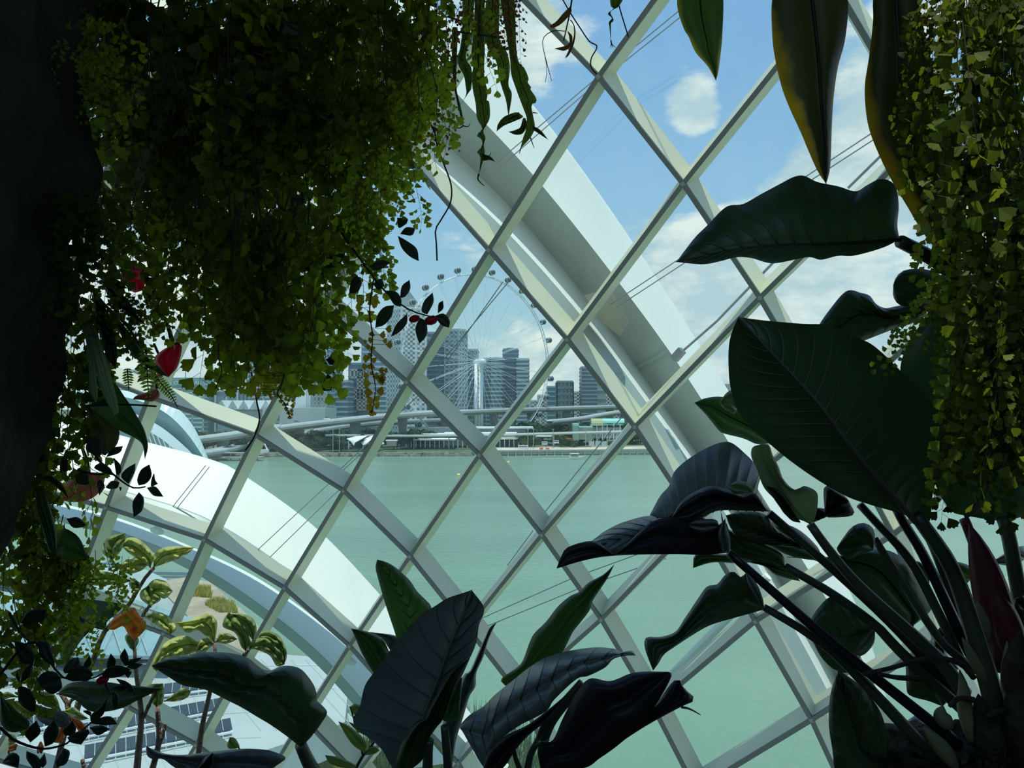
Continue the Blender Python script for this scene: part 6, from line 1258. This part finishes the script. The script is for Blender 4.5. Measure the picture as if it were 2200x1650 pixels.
goldfrond('golden brown maidenhair frond with separate leaflets over the white tower', 11, [(1290, 1000), (1250, 1150), (1200, 1260), (1300, 1400), (1360, 1560)],
  [(920, 1020, 40), (1020, 975, 45), (1120, 940, 42), (1200, 960, 40), (1115, 1030, 38), (1185, 1030, 36), (1245, 1040, 36), (890, 1120, 42), (980, 1100, 48), (990, 1170, 45), (895, 1195, 42), (970, 1225, 40), (900, 1250, 40), (940, 1295, 48), (1110, 1150, 42), (1180, 1125, 42), (1085, 1210, 42), (1145, 1205, 30), (1100, 1270, 42), (1155, 1250, 34), (1115, 1310, 42), (1190, 1290, 45), (1250, 1290, 40), (1330, 1260, 40), (1395, 1290, 42), (1310, 1320, 38), (1345, 1345, 36), (1400, 1345, 42), (1240, 1360, 38), (1290, 1400, 42), (1400, 1415, 46), (1330, 1390, 30), (1310, 1455, 45), (1385, 1480, 40), (1345, 1510, 42), (1390, 1530, 30), (1360, 1570, 42)], 1.56)
goldfrond('golden green maidenhair frond hanging in front of the pointed tower', 3, [(640, 300), (610, 520), (630, 700), (620, 880), (650, 1050), (625, 1220)],
  [(540, 460, 34), (600, 430, 30), (650, 440, 36), (645, 485, 36), (540, 510, 32), (620, 545, 32), (610, 590, 30), (580, 735, 20), (625, 685, 28), (615, 725, 28), (600, 770, 24), (630, 780, 26), (585, 850, 36), (610, 830, 28), (640, 860, 30), (575, 905, 32), (620, 905, 36), (585, 965, 32), (625, 950, 24), (655, 970, 34), (690, 930, 30), (720, 930, 24), (590, 1020, 42), (695, 980, 46), (690, 1000, 40), (600, 1080, 44), (685, 1070, 42), (615, 1135, 42), (660, 1120, 34), (610, 1185, 40), (660, 1165, 34), (628, 1220, 36), (700, 690, 34), (740, 650, 34), (745, 755, 36), (715, 730, 26)], 1.62)
goldfrond('green fan shaped fern sprigs against the sky left of the hotel', 11, [(430, 600), (430, 800), (470, 950), (420, 1100), (380, 1200)],
  [(210, 640, 90), (290, 690, 70), (280, 840, 90), (400, 740, 70), (440, 870, 55), (490, 690, 60), (530, 900, 90), (400, 970, 80), (400, 1030, 70), (350, 1160, 90), (510, 1070, 70), (460, 1120, 60), (540, 1240, 60), (600, 1150, 70), (640, 1200, 80), (730, 1210, 80), (700, 1060, 80)], 1.58, mm='fern', size=.9)

# ------------------------------------------------------------------ small dark vine branches
def branch(label, k, twigs, leaves, d, mm='vine', cat='branch', berries=()):
    e = empty('vine_branch', P(*px(k, [twigs[0][0]])[0], d), label, cat)
    for t_ in twigs: stalk('twig', t_, d, d, .0032, .0016, M['twig'], e, k=k, n=14, seg=5)
    for poly, tip in leaves: leafp('leaf', poly, tip, d + random.uniform(-.01, .01), d + random.uniform(-.04, .03), LM[mm], e, k=k, n=10, w=3, veins=4, amp=.0006, bulge=.008)
    for x, y, r in berries:
        c = P(*px(k, [(x, y)])[0], d - .01); R_ = r * K[k][2] * d / F; MB().tube([c + Vector((t_ * R_, 0, t_ * R_ * .3)) for t_ in (-1.3, -1, -.3, .5, 1.1)], [R_ * .2, R_ * .6, R_ * .85, R_ * .75, R_ * .2], 8).build('bud', LM['red'], e, smooth=True)
random.seed(77)
branch('dark leafy vine tip with a red bud in front of the pointed tower', 3, [[(420, 0), (600, 250), (720, 400), (860, 510), (960, 550), (1070, 575)]], [
  ([(800, 20), (870, 60), (930, 110), (942, 192), (880, 160), (825, 100)], 3), ([(285, 225), (260, 255), (200, 266), (155, 235), (210, 203)], 3), ([(285, 225), (350, 240), (420, 200), (447, 138), (340, 160)], 3), ([(610, 230), (650, 256), (700, 240), (752, 200), (680, 184)], 3),
  ([(560, 340), (530, 400), (470, 412), (488, 320), (530, 290)], 2), ([(630, 345), (670, 388), (712, 360), (690, 308)], 2), ([(820, 500), (770, 480), (720, 390), (790, 398), (825, 450)], 2), ([(815, 440), (850, 432), (885, 380), (880, 318), (828, 360)], 3),
  ([(775, 490), (760, 560), (710, 622), (648, 642), (660, 560), (710, 500)], 3), ([(862, 548), (862, 612), (810, 672), (754, 702), (790, 618)], 3), ([(1000, 552), (960, 530), (980, 458), (1036, 403), (1042, 470)], 3), ([(1070, 545), (1075, 480), (1106, 458), (1108, 512)], 2), ([(950, 575), (992, 600), (997, 690), (945, 750), (918, 650)], 3), ([(1050, 562), (1110, 545), (1152, 592), (1146, 642), (1090, 620)], 3)], 1.80, berries=((1030, 590, 38), (915, 580, 30)))
branch('dark vine leaves half hidden in the fern fringe', 11, [[(1380, 0), (1440, 500), (1560, 800), (1850, 860)]], [
  ([(1830, 800), (1850, 800), (1910, 750), (1975, 735), (1970, 850), (1890, 880)], 3), ([(1880, 890), (1960, 890), (2015, 890), (1950, 940)], 2), ([(1880, 920), (1900, 960), (1960, 1020), (1935, 940)], 2), ([(1860, 1000), (1750, 1120), (1790, 1220), (1912, 1215), (1915, 1060)], 3), ([(1420, 690), (1330, 670), (1240, 750), (1165, 868), (1290, 850), (1380, 790)], 3), ([(1370, 1040), (1300, 1050), (1305, 1200), (1380, 1160)], 2),
  ([(1180, 130), (1120, 180), (1070, 290), (1200, 290), (1230, 200)], 2), ([(1440, 520), (1380, 540), (1300, 630), (1420, 640)], 2), ([(1680, 0), (1720, 70), (1800, 80), (1780, 0)], 2)], 1.86)
branch('dark leaves deep in the fern at upper left of the mullion', 1, [[(470, 1300), (480, 1450), (440, 1640)]], [([(490, 1340), (400, 1330), (380, 1420), (290, 1350), (350, 1480), (440, 1460)], 3), ([(600, 760), (680, 760), (690, 810), (630, 830), (580, 800)], 2), ([(350, 140), (440, 160), (470, 230), (400, 260), (340, 220)], 2), ([(1110, 1470), (1180, 1475), (1175, 1510), (1120, 1540)], 2), ([(1130, 1580), (1170, 1535), (1235, 1540), (1210, 1590)], 2)], 1.84)
branch('dark leafy vine branch over the broad white arch at left', 16, [[(760, 180), (880, 370), (1040, 520), (1180, 610), (1290, 600)], [(690, 450), (840, 490), (930, 490)]], [
  ([(1230, 590), (1215, 540), (1250, 450), (1325, 403), (1345, 500), (1300, 570)], 3), ([(1300, 610), (1380, 600), (1450, 690), (1360, 680)], 2), ([(1230, 650), (1275, 700), (1262, 810), (1185, 872), (1175, 740)], 3), ([(1140, 580), (1070, 510), (1120, 440), (1200, 393), (1195, 470)], 3), ([(1060, 560), (1040, 612), (970, 622), (935, 605), (990, 548)], 3), ([(780, 480), (790, 578), (680, 570), (660, 500), (720, 470)], 3),
  ([(590, 885), (640, 960), (720, 962), (770, 940), (690, 872)], 3), ([(1030, 500), (1005, 340), (1070, 410), (1068, 480)], 1), ([(900, 380), (980, 440), (1000, 500), (920, 480), (830, 430)], 2), ([(880, 340), (760, 270), (800, 150), (880, 180), (910, 280)], 2), ([(1090, 240), (1060, 300), (940, 340), (990, 260)], 2), ([(930, 610), (880, 680), (860, 560), (910, 540)], 1), ([(600, 350), (600, 450), (530, 480), (535, 370), (570, 320)], 2), ([(1340, 540), (1365, 478), (1375, 540), (1400, 575), (1340, 600)], 3), ([(1055, 600), (1080, 610), (1065, 645)], 2)], 1.66)
branch('dark leafy vine branch with a red bud at lower left', 12, [[(-40, 780), (300, 400), (520, 650), (640, 770), (800, 790), (960, 750), (1040, 700)], [(1040, 820), (1090, 930)], [(0, 1250), (150, 1380), (400, 1460), (600, 1430), (680, 1390), (900, 1200)], [(90, 120), (180, 280), (300, 420)]], [
  ([(1060, 680), (1048, 620), (1090, 520), (1140, 590), (1120, 660)], 2), ([(1240, 650), (1180, 560), (1228, 470), (1262, 540), (1265, 620)], 2), ([(1230, 650), (1290, 580), (1405, 560), (1340, 610)], 2), ([(1240, 660), (1310, 610), (1410, 628), (1330, 675)], 2), ([(1000, 740), (1060, 660), (1180, 640), (1290, 680), (1200, 745), (1080, 765)], 3), ([(1240, 700), (1300, 700), (1262, 768), (1230, 730)], 2), ([(880, 660), (820, 640), (880, 538), (905, 600)], 2), ([(640, 720), (620, 680), (680, 590), (770, 555), (800, 640), (740, 700)], 3),
  ([(640, 760), (720, 660), (850, 650), (920, 730), (860, 790), (740, 790)], 3), ([(600, 780), (610, 860), (510, 925), (400, 850), (370, 770), (450, 700), (560, 710)], 3), ([(1140, 770), (1230, 790), (1310, 850), (1325, 930), (1220, 860)], 3), ([(1090, 870), (1160, 830), (1260, 860), (1180, 895)], 2), ([(1100, 900), (1160, 920), (1165, 1020), (1125, 1085), (1095, 980)], 3), ([(890, 1210), (1000, 1150), (1100, 1145), (1155, 1220), (1020, 1230)], 3), ([(880, 1250), (990, 1230), (1085, 1265), (960, 1330)], 2), ([(660, 1350), (760, 1290), (890, 1280), (800, 1420), (700, 1400)], 3), ([(640, 1330), (620, 1280), (715, 1180), (750, 1260), (720, 1330)], 2), ([(440, 1440), (430, 1300), (530, 1170), (585, 1270), (530, 1400)], 2), ([(560, 1640), (550, 1570), (620, 1450), (690, 1490), (650, 1610)], 2), ([(300, 1400), (240, 1300), (360, 1180), (400, 1300)], 2), ([(860, 1080), (815, 1090), (890, 1140), (900, 1100)], 2), ([(900, 1210), (890, 1130), (1000, 1040), (1060, 950), (1020, 1120)], 3), ([(180, 1000), (180, 850), (300, 880), (355, 1000), (340, 1100), (240, 1060)], 3), ([(190, 820), (150, 740), (170, 690), (195, 770)], 2), ([(200, 810), (230, 680), (330, 600), (300, 740)], 2), ([(180, 1650), (20, 1600), (100, 1500), (190, 1530)], 1), ([(330, 1660), (260, 1560), (260, 1480), (380, 1540), (400, 1660)], 2), ([(420, 1650), (370, 1600), (440, 1500), (460, 1600)], 2), ([(140, 400), (240, 420), (340, 500), (330, 620), (220, 620), (160, 520)], 3), ([(370, 400), (480, 420), (530, 560), (540, 650), (430, 590), (380, 500)], 3), ([(200, 230), (280, 100), (460, 90), (420, 200)], 2)], 1.60, berries=((1015, 785, 50),))
# dark anthurium style leaves, red flowers, sword fern at left
Q = empty('anthurium_plant', P(150, 900, 1.75), 'anthurium with long pointed green leaves left of the glass conservatory', 'plant')
leafp('leaf', [(600, 1170), (700, 1250), (800, 1330), (900, 1380), (960, 1430), (978, 1530), (1000, 1440), (975, 1330), (920, 1230), (850, 1120), (740, 1000)], 5, 1.74, 1.66, LM['anth'], Q, k=2, n=30, w=6, rib=.002, ribm=M['ribpale'], label='long pointed leaf dipping over the arch')
leafp('leaf', [(600, 1170), (580, 1290), (590, 1400), (650, 1480), (710, 1505), (790, 1430), (805, 1330), (760, 1280)], 4, 1.76, 1.72, LM['yedge'], Q, k=2, n=20, w=5, rib=.002, ribm=M['ribpale'], label='leaf with an orange-yellow edge')
leafp('leaf', [(620, 370), (640, 560), (680, 700), (720, 840), (782, 925), (792, 800), (760, 640), (700, 480)], 4, 1.70, 1.66, LM['vine'], Q, k=2, n=20, w=4, label='narrow dark pointed leaf')
leafp('leaf', [(740, 520), (820, 700), (900, 830), (1020, 930), (1142, 977), (1060, 890), (960, 800), (850, 640)], 4, 1.76, 1.70, LM['anth'], Q, k=2, n=20, w=4, rib=.0018, ribm=M['ribpale'], label='narrow leaf crossing the red flower')
leafp('leaf', [(560, 560), (600, 700), (640, 900), (690, 1080), (770, 1232), (802, 1205), (760, 1000), (700, 800), (640, 640)], 4, 1.62, 1.60, LM['pale'], Q, k=2, n=20, w=4, label='pale drooping frond')
leafp('leaf', [(560, 620), (590, 800), (600, 950), (610, 1080), (650, 1150), (660, 1080), (640, 900), (620, 700)], 4, 1.63, 1.62, LM['pale'], Q, k=2, n=16, w=3)
leafp('leaf', [(680, 320), (720, 410), (770, 480), (860, 540), (940, 600), (992, 625), (930, 560), (840, 430), (770, 340)], 5, 1.72, 1.70, LM['black'], Q, k=2, n=20, w=4)
leafp('leaf', [(640, 330), (760, 380), (860, 375), (800, 320), (720, 310)], 2, 1.74, 1.72, LM['black'], Q, k=2, n=12, w=3)
leafp('leaf', [(310, 600), (320, 800), (380, 1000), (440, 1180), (500, 1180), (500, 1000), (450, 800), (390, 640)], 4, 1.60, 1.56, LM['anth'], Q, k=16, n=20, w=5)
leafp('leaf', [(360, 520), (450, 500), (560, 580), (615, 720), (560, 660), (450, 570)], 3, 1.60, 1.58, LM['yedge'], Q, k=16, n=16, w=4)
leafp('leaf', [(240, 200), (220, 370), (300, 440), (400, 460), (420, 330), (330, 240)], 3, 1.66, 1.64, LM['vine'], Q, k=16, n=16, w=4)
leafp('leaf', [(480, 1180), (600, 1250), (780, 1240), (720, 1080), (640, 1000), (540, 980)], 2, 1.66, 1.62, LM['anth'], Q, k=16, n=16, w=5)
stalk('stalk', [(560, 300), (700, 480), (850, 620), (960, 790)], 1.78, 1.76, .004, .003, M['twig'], Q, k=2); stalk('stalk', [(1080, 520), (1130, 630), (1160, 760)], 1.78, 1.78, .0035, .003, M['twig'], Q, k=2); stalk('stalk', [(590, 1168), (800, 1160), (950, 1165), (1055, 1172)], 1.62, 1.62, .0025, .002, M['twig'], Q, k=2)
Q2 = empty('anthurium_plant', P(150, 1500, 1.9), 'dark anthurium with folded heart shaped leaves at lower left', 'plant')
leafp('leaf', [(380, 1000), (400, 1250), (440, 1360), (500, 1230), (600, 1090), (735, 1118), (720, 1060), (830, 950), (700, 915), (520, 903), (420, 925)], 5, 1.95, 1.90, LM['anth'], Q2, k=4, n=24, w=6, rib=.002, ribm=M['ribpale'], label='folded heart shaped leaf with a pale rim')
leafp('leaf', [(345, 862), (330, 720), (410, 610), (540, 560), (625, 640), (560, 730), (440, 820)], 4, 1.80, 1.76, LM['vine'], Q2, k=4, n=20, w=5, label='dark rounded leaf below the fading flower')
leafp('leaf', [(560, 920), (700, 810), (1000, 800), (1250, 830), (1605, 868), (1400, 960), (1200, 1060), (1000, 1100), (860, 1080), (740, 980)], 4, 1.85, 1.80, LM['big'], Q2, k=12, n=24, w=6, rib=.002, ribm=M['ribpale'], label='flat pointed leaf under the red bud')
leafp('leaf', [(350, 1020), (350, 1140), (440, 1220), (560, 1240), (700, 1290), (690, 1180), (620, 1090), (480, 1060)], 4, 1.80, 1.78, LM['slate'], Q2, k=12, n=18, w=5)
leafp('leaf', [(0, 940), (0, 1200), (120, 1300), (280, 1260), (290, 1190), (180, 1100), (80, 1000)], 3, 1.66, 1.62, LM['anth'], Q2, k=12, n=18, w=5)
leafp('leaf', [(380, 880), (480, 960), (600, 1050), (735, 1120), (600, 1085), (470, 1010)], 3, 1.88, 1.86, LM['slate'], Q2, k=4, n=14, w=3)
for lab, k, poly, tip, d, mm in (('red anthurium flower high in the ferns at left', 2, [(880, 330), (790, 300), (850, 250), (960, 208), (992, 290), (965, 390), (900, 402), (860, 350)], 5, 1.85, 'red'), ('deep red anthurium flower hanging beside the hotel sign', 2, [(1165, 760), (1100, 790), (1038, 852), (1080, 920), (1140, 974), (1200, 900), (1228, 762)], 4, 1.82, 'red'), ('fading pink anthurium flower over the broad white arch', 4, [(600, 45), (500, 70), (430, 130), (408, 235), (500, 248), (600, 232), (680, 170), (705, 60)], 3, 1.85, 'dullred'), ('withered dark red flower below the sword fern', 2, [(1060, 1050), (980, 1080), (920, 1100), (895, 1125), (960, 1130), (1030, 1140), (1080, 1100)], 3, 1.8, 'dullred'), ('narrow red petal behind the sword fern', 2, [(1100, 950), (1000, 960), (940, 980), (925, 1010), (1000, 990), (1090, 980)], 3, 1.84, 'red')):
    e = empty('anthurium_flower', P(*px(k, [poly[0]])[0], d), lab, 'flower', 'anthurium flowers'); leafp('spathe', poly, tip, d, d - .03, LM[mm], e, k=k, n=18, w=5, bulge=.02, veins=5)
    stalk('flower_stalk', [poly[0], (poly[0][0] - 10, poly[0][1] - 80), (poly[0][0] - 60, poly[0][1] - 200)], d, d + .03, .0035, .003, M['twig'], e, k=k, n=8)
    if mm == 'red' and tip == 4: stalk('spadix', [(1175, 765), (1215, 735), (1245, 710)], d, d - .01, .006, .003, LM['dullred'], e, k=2, n=6)
def sword(label, k, rachis, L_, n, d, mm='sword'):
    e = empty('sword_fern_frond', P(*px(k, [rachis[0]])[0], d), label, 'fern'); stalk('frond_stem', rachis, d, d, .0018, .001, M['twig'], e, k=k, n=14, seg=5)
    c = spline(px(k, rachis), n)
    for i in range(n):
        t = c[min(i + 1, n - 1)] - c[max(i - 1, 0)]; t = t / np.linalg.norm(t); s_ = np.array([t[1], -t[0]]); ll = L_ * K[k][2] * (math.sin(PI * (.25 + .72 * i / (n - 1))))
        for sg in (-1, 1):
            dr_ = s_ * sg + t * .25; dr_ = dr_ / np.linalg.norm(dr_); b_ = c[i]; w_ = t * ll * .19
            pts = [b_ - w_ * .6, b_ + dr_ * ll * .55 - w_, b_ + dr_ * ll, b_ + dr_ * ll * .55 + w_, b_ + w_ * .6]
            MB().add([P(q[0], q[1], d + (.006 * abs(j - 2) * (1 if i % 2 else -1))) for j, q in enumerate(pts)], [(0, 1, 2, 3, 4)]).build('pinna', LM[mm], e)
sword('bright green sword fern frond over the hotel corner', 2, [(985, 780), (990, 870), (995, 960), (1000, 1050), (1005, 1130)], 75, 15, 1.70)
sword('small sword fern frond under the red flower', 2, [(860, 920), (865, 990), (870, 1060)], 45, 9, 1.70)
sword('pale sword fern frond right of the withered flower', 2, [(1040, 950), (1090, 1020), (1150, 1090), (1200, 1180)], 45, 16, 1.72)
